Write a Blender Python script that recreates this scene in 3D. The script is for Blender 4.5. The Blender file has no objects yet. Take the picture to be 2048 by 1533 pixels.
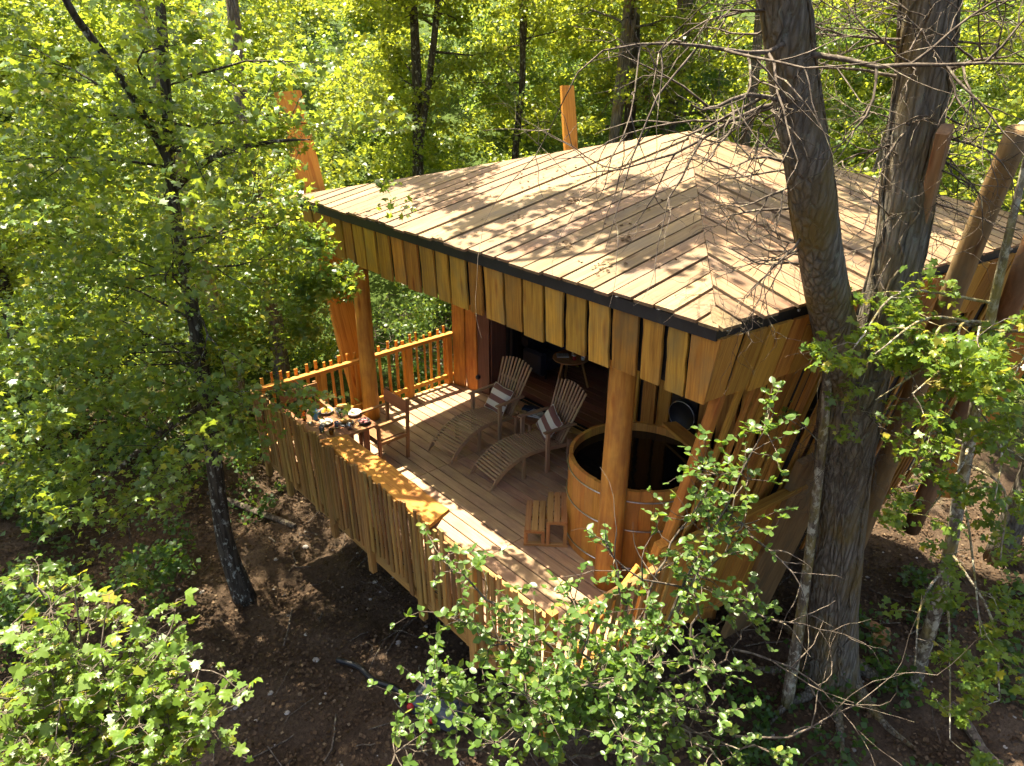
import bpy, math, random
import numpy as np
from mathutils import Matrix, Vector

R = random.Random(7)
NR = np.random.default_rng(7)
scene = bpy.context.scene
col = scene.collection

# ------------------------------------------------------------------ camera
cam_data = bpy.data.cameras.new('camera')
cam_data.sensor_width = 36.0
cam_data.lens = 36.0 * 1420.0 / 2048.0
cam_data.clip_start = 0.05
cam_data.clip_end = 600.0
cam = bpy.data.objects.new('camera', cam_data)
col.objects.link(cam)
CR = Vector((0.6646, 0.7472, 0.0052)).normalized()
CF = Vector((-0.6761, 0.6049, -0.4209)).normalized()
CU = CR.cross(CF).normalized()
CR = CF.cross(CU).normalized()
cam.matrix_world = Matrix(((CR.x, CU.x, -CF.x, 0.0), (CR.y, CU.y, -CF.y, 0.0), (CR.z, CU.z, -CF.z, 5.5), (0, 0, 0, 1)))
scene.camera = cam

# ------------------------------------------------------------------ sky and sun
SUN = Vector((-0.40, -0.033, 1.0)).normalized()          # towards the sun
world = bpy.data.worlds.new('World')
scene.world = world
world.use_nodes = True
wn = world.node_tree
wn.nodes.clear()
wo = wn.nodes.new('ShaderNodeOutputWorld')
wb = wn.nodes.new('ShaderNodeBackground')
ws = wn.nodes.new('ShaderNodeTexSky')
ws.sky_type = 'NISHITA'
ws.sun_disc = False
ws.sun_elevation = math.asin(SUN.z)
ws.sun_rotation = math.atan2(SUN.x, SUN.y)
ws.air_density = 0.8
ws.dust_density = 4.0
ws.ozone_density = 0.6
wb.inputs['Strength'].default_value = 0.080
wn.links.new(ws.outputs[0], wb.inputs[0])
wn.links.new(wb.outputs[0], wo.inputs[0])
sun_data = bpy.data.lights.new('sun', 'SUN')
sun_data.energy = 5.0
sun_data.angle = math.radians(0.53)
sun_data.color = (1.0, 0.91, 0.74)
sun = bpy.data.objects.new('sun', sun_data)
col.objects.link(sun)
sun.location = (-20, 0, 40)
sun.rotation_euler = SUN.to_track_quat('Z', 'Y').to_euler()

scene.render.engine = 'CYCLES'
scene.cycles.max_bounces = 5
scene.cycles.diffuse_bounces = 3
scene.cycles.glossy_bounces = 2
scene.cycles.transmission_bounces = 3
scene.cycles.transparent_max_bounces = 4
scene.cycles.use_light_tree = False
scene.cycles.use_adaptive_sampling = True
scene.cycles.adaptive_threshold = 0.03
scene.cycles.caustics_reflective = False
scene.cycles.caustics_refractive = False
scene.cycles.sample_clamp_indirect = 6.0
scene.cycles.use_denoising = True
vs = scene.view_settings
vs.view_transform = 'Standard'
vs.look = 'None'
vs.exposure = 2.2
vs.gamma = 1.0
vs.use_curve_mapping = False

# ------------------------------------------------------------------ object helpers
WM = {}
def tag(o, label=None, cat=None, group=None, kind=None):
    if label: o['label'] = label
    if cat: o['category'] = cat
    if group: o['group'] = group
    if kind: o['kind'] = kind
    return o
def obj(name, mesh, mat, parent=None, M=None, smooth=False):
    o = bpy.data.objects.new(name, mesh)
    col.objects.link(o)
    if mat is not None and not mesh.materials:
        mesh.materials.append(mat)
    if smooth:
        mesh.polygons.foreach_set('use_smooth', [True] * len(mesh.polygons))
    M = M or Matrix.Identity(4)
    if parent is not None:
        o.parent = parent
        o.matrix_parent_inverse = WM[parent.name].inverted()
    o.matrix_basis = M
    WM[o.name] = M.copy()
    return o
def empty(name, loc, rz=0.0):
    o = bpy.data.objects.new(name, None)
    col.objects.link(o)
    o.empty_display_size = 0.2
    M = Matrix.Translation(loc) @ Matrix.Rotation(rz, 4, 'Z')
    o.matrix_basis = M
    WM[o.name] = M
    return o
def copy_tree(root, M, parent=None):
    c = root.copy()
    col.objects.link(c)
    if parent is None:
        c.matrix_basis = M
        WM[c.name] = M
    else:
        c.parent = parent
        WM[c.name] = WM[root.name]
    for ch in list(root.children):
        copy_tree(ch, None, c)
    return c
def me(name, v, f):
    m = bpy.data.meshes.new(name)
    m.from_pydata([tuple(p) for p in v], [], f)
    m.validate()
    m.update()
    return m
def frame(xd, n):
    X = Vector(xd).normalized()
    Z = Vector(n)
    Z = (Z - X * Z.dot(X)).normalized()
    return X, Z.cross(X), Z
def mat4(X, Y, Z, o):
    return Matrix(((X.x, Y.x, Z.x, o[0]), (X.y, Y.y, Z.y, o[1]), (X.z, Y.z, Z.z, o[2]), (0, 0, 0, 1)))
def plank_mesh(name, L, w, t, wob=0.0, seg=1, taper=1.0, ch=0.1, skew=0.0, bow=0.0):
    """A sawn board along local X, its broad face in XY; wob makes the long edges uneven."""
    v, f = [], []
    c = min(w, t) * ch
    for i in range(seg + 1):
        u = i / seg
        k = 1 + (taper - 1) * u
        a = w / 2 * k + (R.uniform(-wob, wob) if wob else 0)
        b = w / 2 * k + (R.uniform(-wob, wob) if wob else 0)
        h = t / 2
        dy = bow * math.sin(math.pi * u)
        x = u * L
        for (y, z, e) in ((-a, -h + c, 0), (-a + c, -h, 0), (b - c, -h, 1), (b, -h + c, 1), (b, h - c, 1), (b - c, h, 1), (-a + c, h, 0), (-a, h - c, 0)):
            sx = 0
            if skew and (i == 0 or i == seg):
                sx = skew * (1 if e else -1) * (1 if i == 0 else -1)
            v.append((x + sx, y + dy, z))
    for i in range(seg):
        for j in range(8):
            k = (j + 1) % 8
            f.append((i * 8 + j, i * 8 + k, i * 8 + 8 + k, i * 8 + 8 + j))
    f.append(tuple(range(7, -1, -1)))
    f.append(tuple(range(seg * 8, seg * 8 + 8)))
    # outward winding
    f = [tuple(reversed(q)) for q in f]
    return me(name, v, f)
def plank(name, p0, p1, w, t, n, mat, parent, **k):
    p0, p1 = Vector(p0), Vector(p1)
    X, Y, Z = frame(p1 - p0, n)
    return obj(name, plank_mesh(name, (p1 - p0).length, w, t, **k), mat, parent, mat4(X, Y, Z, p0))
def prism(name, poly, n, t, grain, mat, parent):
    """A flat slab: the polygon is its upper face, t its thickness, grain its long direction."""
    o = Vector(poly[0])
    X, Y, Z = frame(grain, n)
    up, dn = [], []
    for p in poly:
        d = Vector(p) - o
        up.append((d.dot(X), d.dot(Y), d.dot(Z)))
        dn.append((d.dot(X), d.dot(Y), d.dot(Z) - t))
    k = len(poly)
    f = [tuple(range(k)), tuple(range(2 * k - 1, k - 1, -1))]
    f += [(i, k + i, k + (i + 1) % k, (i + 1) % k) for i in range(k)]
    area = sum(up[i][0] * up[(i + 1) % k][1] - up[(i + 1) % k][0] * up[i][1] for i in range(k))
    if area < 0:
        f = [tuple(reversed(q)) for q in f]
    return obj(name, me(name, up + dn, f), mat, parent, mat4(X, Y, Z, o))
def box(name, lo, hi, mat, parent, axis='X', ch=0.06, M=None):
    lo, hi = Vector(lo), Vector(hi)
    c = (lo + hi) / 2
    d = hi - lo
    if axis == 'X':
        a, b, w, t, n = Vector((lo.x, c.y, c.z)), Vector((hi.x, c.y, c.z)), d.y, d.z, (0, 0, 1)
    elif axis == 'Y':
        a, b, w, t, n = Vector((c.x, lo.y, c.z)), Vector((c.x, hi.y, c.z)), d.x, d.z, (0, 0, 1)
    else:
        a, b, w, t, n = Vector((c.x, c.y, lo.z)), Vector((c.x, c.y, hi.z)), d.y, d.x, (1, 0, 0)
    if M is not None:
        a, b, n = M @ a, M @ b, M.to_3x3() @ Vector(n)
    return plank(name, a, b, w, t, n, mat, parent, ch=ch)
def clip(poly, planes):
    """Clip a convex 2-D polygon by half planes a*x+b*y<=c."""
    for a, b, c in planes:
        out = []
        for i in range(len(poly)):
            p, q = poly[i], poly[(i + 1) % len(poly)]
            dp, dq = a * p[0] + b * p[1] - c, a * q[0] + b * q[1] - c
            if dp <= 0: out.append(p)
            if dp * dq < 0:
                t = dp / (dp - dq)
                out.append((p[0] + (q[0] - p[0]) * t, p[1] + (q[1] - p[1]) * t))
        poly = out
        if len(poly) < 3: return []
    return poly
def lathe_geo(prof, sides=20, z0=0.0):
    v, f = [], []
    for r, z in prof:
        for j in range(sides):
            a = 2 * math.pi * j / sides
            v.append((r * math.cos(a), r * math.sin(a), z + z0))
    for i in range(len(prof) - 1):
        for j in range(sides):
            k = (j + 1) % sides
            f.append((i * sides + j, i * sides + k, (i + 1) * sides + k, (i + 1) * sides + j))
    f.append(tuple(range(sides - 1, -1, -1)))
    f.append(tuple((len(prof) - 1) * sides + j for j in range(sides)))
    return v, f
def lathe(name, prof, loc, mat, parent=None, sides=20, smooth=True):
    v, f = lathe_geo(prof, sides)
    return obj(name, me(name, v, f), mat, parent, Matrix.Translation(loc), smooth)
class MB:
    """Collects tubes and loose faces into one mesh."""
    def __init__(s): s.v, s.f = [], []
    def tube(s, pts, rad, sides=6, rough=0.0, cap=True):
        pts = [Vector(p) for p in pts]
        n = len(pts)
        b0 = len(s.v)
        up = Vector((0.31, 0.2, 0.93))
        for i, p in enumerate(pts):
            d = (pts[min(i + 1, n - 1)] - pts[max(i - 1, 0)])
            d = d.normalized() if d.length > 1e-9 else Vector((0, 0, 1))
            a = d.cross(up)
            if a.length < 0.05: a = d.cross(Vector((1, 0, 0)))
            a.normalize()
            b = d.cross(a)
            r = rad[i] if isinstance(rad, (list, tuple)) else rad
            for j in range(sides):
                t = 2 * math.pi * j / sides
                k = r * (1 + (R.uniform(-rough, rough) if rough else 0))
                s.v.append(p + a * (k * math.cos(t)) + b * (k * math.sin(t)))
        for i in range(n - 1):
            for j in range(sides):
                k = (j + 1) % sides
                s.f.append((b0 + i * sides + j, b0 + i * sides + k, b0 + (i + 1) * sides + k, b0 + (i + 1) * sides + j))
        if cap:
            s.f.append(tuple(b0 + j for j in range(sides - 1, -1, -1)))
            s.f.append(tuple(b0 + (n - 1) * sides + j for j in range(sides)))
    def build(s, name, mat, parent=None, smooth=True, M=None):
        if M is not None:
            Mi = M.inverted()
            s.v = [Mi @ Vector(p) for p in s.v]
        return obj(name, me(name, s.v, s.f), mat, parent, M, smooth)
def spline(pts, n=6):
    """Catmull-Rom through points of any dimension."""
    P = [np.array(p, float) for p in pts]
    P = [2 * P[0] - P[1]] + P + [2 * P[-1] - P[-2]]
    out = []
    for i in range(1, len(P) - 2):
        for k in range(n):
            t = k / n
            a, b, c, d = P[i - 1], P[i], P[i + 1], P[i + 2]
            out.append(0.5 * (2 * b + (c - a) * t + (2 * a - 5 * b + 4 * c - d) * t * t + (3 * b - a - 3 * c + d) * t ** 3))
    out.append(P[-2])
    return out

# ------------------------------------------------------------------ leaf helpers
def tpl(v, f): return np.array(v, float), np.array(f, int)
T_KITE = tpl([(0, 0, 0), (.42, .33, .04), (1, 0, -.06), (.42, -.33, .04)], [(0, 3, 2), (0, 2, 1)])
T_OVAL = tpl([(0, 0, 0), (.35, 0, -.05), (.7, 0, -.05), (1.02, 0, -.02), (.2, .27, .04), (.55, .36, .05), (.85, .2, .02), (.2, -.27, .04), (.55, -.36, .05), (.85, -.2, .02)],
             [(0, 1, 4), (1, 5, 4), (1, 2, 5), (2, 6, 5), (2, 3, 6), (0, 7, 1), (1, 7, 8), (1, 8, 2), (2, 8, 9), (2, 9, 3)])
_mo = [(0, 0, .0), (.0, .2, .02), (-.1, .45, -.08), (.1, .47, -.03), (.24, .37, .03), (.44, .58, -.09), (.58, .47, -.02), (.57, .26, .03), (.84, .2, -.03), (1, 0, -.12)]
_mo = _mo + [(x, -y, z) for x, y, z in reversed(_mo[1:-1])]
T_MAPLE = tpl([(.3, 0, .03)] + _mo, [(0, 1 + (i + 1) % len(_mo), 1 + i) for i in range(len(_mo))][::1])
T_MAPLE = (T_MAPLE[0], T_MAPLE[1][:, ::-1].copy())
_ml = [(0, 0, 0), (-.06, .42, -.05), (.2, .26, .02), (.5, .52, -.06), (.54, .2, .02), (1, 0, -.08), (.54, -.2, .02), (.5, -.52, -.06), (.2, -.26, .02), (-.06, -.42, -.05)]
T_STAR = tpl([(.3, 0, .03)] + _ml, [(0, 1 + i, 1 + (i + 1) % 10) for i in range(10)])
T_STAR = (T_STAR[0], T_STAR[1][:, ::-1].copy())
def unit(a): return a / np.maximum(np.linalg.norm(a, axis=1, keepdims=True), 1e-9)
def leaves(name, P, size, tplt, mat, parent=None, up=1.0, spread=0.7, dirs=None, droop=0.25, aspect=1.0, more=None, idx=None):
    """One mesh of separate leaves at P (n,3); normals lean up with a random spread."""
    P = np.asarray(P, float)
    n = len(P)
    N = NR.normal(size=(n, 3)) * spread + np.array([0, 0, up])
    N = unit(N)
    D = NR.normal(size=(n, 3)) if dirs is None else np.asarray(dirs, float) + NR.normal(size=(n, 3)) * 0.45
    D[:, 2] -= droop
    D = unit(D - N * (D * N).sum(1, keepdims=True))
    B = np.cross(N, D)
    S = np.asarray(size, float)
    if S.ndim == 0: S = S * NR.uniform(0.5, 1.25, n)
    tv, tf = tplt
    V = P[:, None, :] + S[:, None, None] * (tv[None, :, 0:1] * D[:, None, :] + aspect * tv[None, :, 1:2] * B[:, None, :] + tv[None, :, 2:3] * N[:, None, :] * NR.normal(1.2, 1.1, (n, 1, 1)))
    k, m = len(tv), len(tf)
    F = (tf[None] + (np.arange(n) * k)[:, None, None]).reshape(-1, 3)
    M = bpy.data.meshes.new(name)
    M.vertices.add(n * k)
    M.vertices.foreach_set('co', V.reshape(-1).astype(np.float32))
    M.loops.add(len(F) * 3)
    M.loops.foreach_set('vertex_index', F.reshape(-1).astype(np.int32))
    M.polygons.add(len(F))
    M.polygons.foreach_set('loop_start', (np.arange(len(F)) * 3).astype(np.int32))
    M.polygons.foreach_set('loop_total', np.full(len(F), 3, np.int32))
    if more is not None:
        M.materials.append(mat)
        for q in more: M.materials.append(q)
        M.polygons.foreach_set('material_index', np.repeat(np.asarray(idx, np.int32), m))
    M.update(calc_edges=True)
    return obj(name, M, mat, parent)
def puff(c, n, r, flat=0.55):
    """n points in flattened clumps of radius r about each centre."""
    c = np.asarray(c, float)
    k = len(c)
    rr = np.asarray(r, float) if np.ndim(r) else np.full(k, r)
    d = unit(NR.normal(size=(k * n, 3))) * (NR.uniform(0, 1, (k * n, 1)) ** 0.45)
    return np.repeat(c, n, 0) + d * np.repeat(rr, n)[:, None] * np.array([1, 1, flat])
def shell(c, rad, n, inner=0.55, lower=-0.75):
    """n points through the outer part of an ellipsoid."""
    d = unit(NR.normal(size=(n * 2, 3)))
    d = d[d[:, 2] > lower][:n]
    return np.array(c) + d * NR.uniform(inner, 1.0, (len(d), 1)) * np.array(rad)
# ------------------------------------------------------------------ materials
def new_mat(name):
    m = bpy.data.materials.new(name)
    m.use_nodes = True
    nt = m.node_tree
    nt.nodes.clear()
    o = nt.nodes.new('ShaderNodeOutputMaterial')
    b = nt.nodes.new('ShaderNodeBsdfPrincipled')
    nt.links.new(b.outputs[0], o.inputs[0])
    return m, nt, b, o
def nd(nt, t, **k):
    n = nt.nodes.new(t)
    for a, v in k.items(): setattr(n, a, v)
    return n
def mapped(nt, scale, loc_rand=True, src='Object'):
    tc = nd(nt, 'ShaderNodeTexCoord')
    mp = nd(nt, 'ShaderNodeMapping')
    mp.inputs['Scale'].default_value = scale
    nt.links.new(tc.outputs[src], mp.inputs['Vector'])
    if loc_rand:
        oi = nd(nt, 'ShaderNodeObjectInfo')
        mm = nd(nt, 'ShaderNodeVectorMath', operation='MULTIPLY')
        mm.inputs[1].default_value = (37.0, 53.0, 71.0)
        nt.links.new(oi.outputs['Random'], mm.inputs[0])
        nt.links.new(mm.outputs[0], mp.inputs['Location'])
    return mp
def noise(nt, vec, scale=1.0, detail=5.0, rough=0.6, dist=0.0):
    n = nd(nt, 'ShaderNodeTexNoise')
    n.inputs['Scale'].default_value = scale
    n.inputs['Detail'].default_value = detail
    n.inputs['Roughness'].default_value = rough
    n.inputs['Distortion'].default_value = dist
    nt.links.new(vec.outputs[0], n.inputs['Vector'])
    return n
def ramp(nt, fac, stops):
    r = nd(nt, 'ShaderNodeValToRGB')
    e = r.color_ramp.elements
    while len(e) > 1: e.remove(e[0])
    e[0].position, e[0].color = stops[0][0], (*stops[0][1], 1)
    for p, c in stops[1:]:
        q = e.new(p)
        q.color = (*c, 1)
    nt.links.new(fac, r.inputs[0])
    return r
def mix(nt, fac, a, b, mode='MIX'):
    m = nd(nt, 'ShaderNodeMix', data_type='RGBA', blend_type=mode)
    for s, v in ((m.inputs[0], fac), (m.inputs[6], a), (m.inputs[7], b)):
        if isinstance(v, (int, float)): s.default_value = v
        elif isinstance(v, tuple): s.default_value = (*v, 1) if len(v) == 3 else v
        else: nt.links.new(v, s)
    return m.outputs[2]
def bump(nt, bsdf, h, strength=0.3, dist=0.01):
    b = nd(nt, 'ShaderNodeBump')
    b.inputs['Strength'].default_value = strength
    b.inputs['Distance'].default_value = dist
    nt.links.new(h, b.inputs['Height'])
    nt.links.new(b.outputs[0], bsdf.inputs['Normal'])
def wood(name, light, dark, streak, rough=0.62, var=0.35, knots=True, fine=1.0, bmp=0.35, stain=None, grey=None):
    """Sawn timber: grain runs along the object's X axis, every board gets its own shift and tone."""
    m, nt, b, o = new_mat(name)
    mp = mapped(nt, (0.9, 15 * fine, 15 * fine))
    g1 = noise(nt, mp, 1.0, 6, 0.65, 0.35)
    mp2 = mapped(nt, (2.2, 60 * fine, 60 * fine))
    g2 = noise(nt, mp2, 1.0, 3, 0.6)
    c = ramp(nt, g1.outputs[0], [(0.28, dark), (0.52, light), (0.75, tuple(0.55 * l + 0.45 * d for l, d in zip(light, dark)))]).outputs[0]
    s = ramp(nt, g2.outputs[0], [(0.35, streak), (0.58, (1, 1, 1))]).outputs[0]
    c = mix(nt, 0.55, c, s, 'MULTIPLY')
    if knots:
        kp = mapped(nt, (1.3, 5.5, 5.5))
        v = nd(nt, 'ShaderNodeTexVoronoi')
        v.inputs['Scale'].default_value = 1.0
        nt.links.new(kp.outputs[0], v.inputs['Vector'])
        kr = ramp(nt, v.outputs['Distance'], [(0.05, (0.32, 0.16, 0.07)), (0.13, (0.8, 0.6, 0.45)), (0.2, (1, 1, 1))]).outputs[0]
        c = mix(nt, 0.75, c, kr, 'MULTIPLY')
    if stain or grey:
        sp = mapped(nt, (1.6, 3.0, 3.0))
        sn = noise(nt, sp, 1.3, 4, 0.6)
        f = ramp(nt, sn.outputs[0], [(0.45, (0, 0, 0)), (0.68, (1, 1, 1))]).outputs[0]
        c = mix(nt, f, c, mix(nt, 0.65, c, stain or grey))
    oi = nd(nt, 'ShaderNodeObjectInfo')
    hs = nd(nt, 'ShaderNodeHueSaturation')
    mr = nd(nt, 'ShaderNodeMapRange')
    mr.inputs[3].default_value = 1 - var
    mr.inputs[4].default_value = 1 + var * 0.7
    nt.links.new(oi.outputs['Random'], mr.inputs[0])
    nt.links.new(mr.outputs[0], hs.inputs['Value'])
    m2 = nd(nt, 'ShaderNodeMath', operation='MULTIPLY')
    m2.inputs[1].default_value = 7.31
    m3 = nd(nt, 'ShaderNodeMath', operation='FRACT')
    nt.links.new(oi.outputs['Random'], m2.inputs[0])
    nt.links.new(m2.outputs[0], m3.inputs[0])
    mr2 = nd(nt, 'ShaderNodeMapRange')
    mr2.inputs[3].default_value = 0.488
    mr2.inputs[4].default_value = 0.512
    nt.links.new(m3.outputs[0], mr2.inputs[0])
    nt.links.new(mr2.outputs[0], hs.inputs['Hue'])
    nt.links.new(c, hs.inputs['Color'])
    nt.links.new(hs.outputs[0], b.inputs['Base Color'])
    rr = nd(nt, 'ShaderNodeMapRange')
    rr.inputs[3].default_value = rough - 0.1
    rr.inputs[4].default_value = rough + 0.18
    nt.links.new(g2.outputs[0], rr.inputs[0])
    nt.links.new(rr.outputs[0], b.inputs['Roughness'])
    b.inputs['Specular IOR Level'].default_value = 0.3
    h = nd(nt, 'ShaderNodeMath', operation='ADD')
    nt.links.new(g1.outputs[0], h.inputs[0])
    nt.links.new(g2.outputs[0], h.inputs[1])
    bump(nt, b, h.outputs[0], bmp, 0.006)
    return m
def plain(name, c, rough=0.5, metal=0.0, spec=0.5, var=0.0, bumpy=0.0, scale=30.0):
    m, nt, b, o = new_mat(name)
    b.inputs['Roughness'].default_value = rough
    b.inputs['Metallic'].default_value = metal
    b.inputs['Specular IOR Level'].default_value = spec
    mp = mapped(nt, (1, 1, 1))
    n = noise(nt, mp, scale, 4, 0.6)
    lo = tuple(x * (1 - 0.25 - var) for x in c)
    hi = tuple(min(1, x * (1 + 0.12 + var)) for x in c)
    r = ramp(nt, n.outputs[0], [(0.3, lo), (0.7, hi)])
    nt.links.new(r.outputs[0], b.inputs['Base Color'])
    if bumpy: bump(nt, b, n.outputs[0], bumpy, 0.01)
    return m
def leaf(name, a, b_, c_, trans=(0.3, 0.45, 0.04), tw=0.42, rough=0.4, spec=0.35):
    """Leaf: every leaf (mesh island) its own tone, light passes through it."""
    m, nt, b, o = new_mat(name)
    ge = nd(nt, 'ShaderNodeNewGeometry')
    r = ramp(nt, ge.outputs['Random Per Island'], [(0.0, a), (0.5, b_), (0.88, b_), (1.0, c_)])
    nt.links.new(r.outputs[0], b.inputs['Base Color'])
    b.inputs['Roughness'].default_value = rough
    b.inputs['Specular IOR Level'].default_value = spec
    t = nd(nt, 'ShaderNodeBsdfTranslucent')
    k = mix(nt, 0.5, r.outputs[0], trans)
    k = mix(nt, 1.0, k, (1.5, 1.5, 1.0), 'MULTIPLY')
    nt.links.new(k, t.inputs['Color'])
    ms = nd(nt, 'ShaderNodeMixShader')
    ms.inputs[0].default_value = tw
    nt.links.new(b.outputs[0], ms.inputs[1])
    nt.links.new(t.outputs[0], ms.inputs[2])
    nt.links.new(ms.outputs[0], o.inputs[0])
    return m
def bark(name, lo, hi, lichen=None, ridges=9.0, depth=0.02, moss=None, lich_amt=0.62):
    m, nt, b, o = new_mat(name)
    mp = mapped(nt, (ridges, ridges, ridges * 0.13), False)
    n1 = noise(nt, mp, 1.6, 6, 0.7, 0.8)
    v = nd(nt, 'ShaderNodeTexVoronoi', feature='DISTANCE_TO_EDGE')
    v.inputs['Scale'].default_value = 0.9
    nt.links.new(mp.outputs[0], v.inputs['Vector'])
    c = ramp(nt, n1.outputs[0], [(0.25, lo), (0.6, hi), (0.8, tuple(1.25 * x for x in hi))]).outputs[0]
    e = ramp(nt, v.outputs['Distance'], [(0.0, (0.35, 0.33, 0.3)), (0.22, (1, 1, 1))]).outputs[0]
    c = mix(nt, 0.75, c, e, 'MULTIPLY')
    mp2 = mapped(nt, (1, 1, 0.6), False)
    if lichen:
        n2 = noise(nt, mp2, 14.0, 5, 0.7)
        f = ramp(nt, n2.outputs[0], [(lich_amt - 0.04, (0, 0, 0)), (lich_amt + 0.03, (1, 1, 1))]).outputs[0]
        c = mix(nt, f, c, lichen)
    if moss:
        n3 = noise(nt, mp2, 2.6, 5, 0.65)
        f = ramp(nt, n3.outputs[0], [(0.45, (0, 0, 0)), (0.66, (0.8, 0.8, 0.8))]).outputs[0]
        c = mix(nt, f, c, moss)
    nt.links.new(c, b.inputs['Base Color'])
    b.inputs['Roughness'].default_value = 0.9
    b.inputs['Specular IOR Level'].default_value = 0.15
    h = nd(nt, 'ShaderNodeMath', operation='ADD')
    nt.links.new(n1.outputs[0], h.inputs[0])
    nt.links.new(e, h.inputs[1])
    bump(nt, b, h.outputs[0], 0.9, depth)
    return m

M_ROOF = wood('roof_larch', (0.30, 0.195, 0.10), (0.155, 0.09, 0.042), (0.5, 0.38, 0.28), 0.6, 0.3, stain=(0.15, 0.11, 0.075))
M_FASCIA = wood('fascia_larch', (0.50, 0.255, 0.036), (0.29, 0.135, 0.02), (0.5, 0.36, 0.2), 0.62, 0.3, fine=0.8, grey=(0.22, 0.15, 0.05))
M_FRESH = wood('fresh_larch', (0.66, 0.32, 0.05), (0.46, 0.18, 0.025), (0.7, 0.45, 0.25), 0.55, 0.15)
M_SLAT = wood('side_larch', (0.50, 0.255, 0.045), (0.30, 0.128, 0.022), (0.55, 0.36, 0.2), 0.6, 0.25)
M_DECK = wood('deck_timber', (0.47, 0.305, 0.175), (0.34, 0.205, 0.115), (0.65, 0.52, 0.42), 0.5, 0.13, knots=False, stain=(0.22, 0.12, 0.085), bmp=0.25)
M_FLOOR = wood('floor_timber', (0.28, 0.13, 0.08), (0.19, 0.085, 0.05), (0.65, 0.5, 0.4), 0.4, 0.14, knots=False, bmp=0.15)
M_PALE = wood('paling_chestnut', (0.39, 0.225, 0.06), (0.21, 0.112, 0.032), (0.42, 0.3, 0.17), 0.7, 0.42, fine=1.6, grey=(0.2, 0.135, 0.05))
M_TEAK = wood('weathered_teak', (0.42, 0.28, 0.16), (0.29, 0.185, 0.105), (0.7, 0.58, 0.45), 0.6, 0.14, knots=False, fine=1.6, bmp=0.2)
M_BROWN = wood('dining_teak', (0.28, 0.13, 0.055), (0.17, 0.075, 0.032), (0.6, 0.45, 0.32), 0.45, 0.1, knots=False, fine=1.4, bmp=0.2)
M_CEDAR = wood('tub_cedar', (0.62, 0.315, 0.06), (0.46, 0.19, 0.03), (0.68, 0.48, 0.3), 0.5, 0.16, fine=1.2, stain=(0.36, 0.15, 0.04))
M_STEP = wood('step_pine', (0.44, 0.24, 0.09), (0.32, 0.155, 0.05), (0.65, 0.48, 0.32), 0.55, 0.1, fine=1.3)
M_LOG = wood('peeled_log', (0.58, 0.315, 0.05), (0.34, 0.155, 0.025), (0.55, 0.35, 0.18), 0.5, 0.08, fine=0.35, stain=(0.24, 0.105, 0.03))
M_POLE = wood('weathered_log', (0.30, 0.175, 0.075), (0.17, 0.09, 0.035), (0.5, 0.38, 0.25), 0.65, 0.12, fine=0.35, stain=(0.15, 0.11, 0.06))
M_DARKWOOD = wood('dark_plank', (0.16, 0.075, 0.045), (0.10, 0.048, 0.03), (0.6, 0.5, 0.42), 0.5, 0.1, knots=False)
M_WALL = wood('wall_larch', (0.62, 0.29, 0.045), (0.38, 0.145, 0.02), (0.5, 0.3, 0.15), 0.5, 0.12, fine=0.6, stain=(0.30, 0.12, 0.03))
M_BLACK = plain('black_membrane', (0.012, 0.012, 0.013), 0.55, bumpy=0.2)
M_BMETAL = plain('black_frame', (0.012, 0.012, 0.014), 0.35, 0.3)
M_STEEL = plain('steel', (0.55, 0.54, 0.52), 0.28, 1.0)
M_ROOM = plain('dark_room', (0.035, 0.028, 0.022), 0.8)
M_SOIL = None
L_FOREST = leaf('forest_leaf', (0.085, 0.14, 0.022), (0.155, 0.21, 0.03), (0.36, 0.31, 0.05), trans=(0.5, 0.5, 0.05), tw=0.5)
L_DEEP = leaf('deep_green_leaf', (0.05, 0.10, 0.022), (0.085, 0.145, 0.032), (0.18, 0.2, 0.05), trans=(0.3, 0.38, 0.06), tw=0.42)
L_LIME = leaf('lime_leaf', (0.11, 0.175, 0.022), (0.165, 0.225, 0.03), (0.34, 0.32, 0.05), trans=(0.46, 0.5, 0.05), tw=0.5)
L_MAPLE = leaf('maple_leaf', (0.055, 0.12, 0.022), (0.105, 0.18, 0.032), (0.33, 0.28, 0.03), trans=(0.42, 0.47, 0.04), tw=0.45, rough=0.34, spec=0.5)
L_NEAR = leaf('near_maple_leaf', (0.065, 0.13, 0.018), (0.12, 0.19, 0.025), (0.34, 0.27, 0.025), trans=(0.4, 0.45, 0.03), tw=0.42, rough=0.38)
L_OVAL = leaf('oval_leaf', (0.05, 0.10, 0.018), (0.085, 0.145, 0.026), (0.2, 0.22, 0.04), tw=0.36, rough=0.38, spec=0.4)
L_DARK = leaf('dark_green_leaf', (0.025, 0.06, 0.014), (0.042, 0.09, 0.02), (0.10, 0.125, 0.025), tw=0.35)  # darker green for the undergrowth and ivy leaves
L_LITTER = leaf('litter_leaf', (0.06, 0.036, 0.02), (0.11, 0.07, 0.04), (0.21, 0.15, 0.09), trans=(0.2, 0.1, 0.03), tw=0.1, rough=0.8, spec=0.1)
B_OLD = bark('old_bark', (0.095, 0.082, 0.06), (0.25, 0.22, 0.17), (0.2, 0.2, 0.15), 22.0, 0.03, moss=(0.19, 0.13, 0.035))
B_SMOOTH = bark('maple_bark', (0.035, 0.028, 0.021), (0.10, 0.082, 0.06), (0.33, 0.33, 0.27), 14.0, 0.015, lich_amt=0.6)
B_LICHEN = bark('lichen_bark', (0.09, 0.07, 0.05), (0.25, 0.21, 0.15), (0.42, 0.4, 0.3), 14.0, 0.015, moss=(0.3, 0.24, 0.04), lich_amt=0.55)
B_TWIG = bark('twig_bark', (0.06, 0.045, 0.033), (0.17, 0.135, 0.10), (0.27, 0.24, 0.14), 16.0, 0.004)
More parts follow.
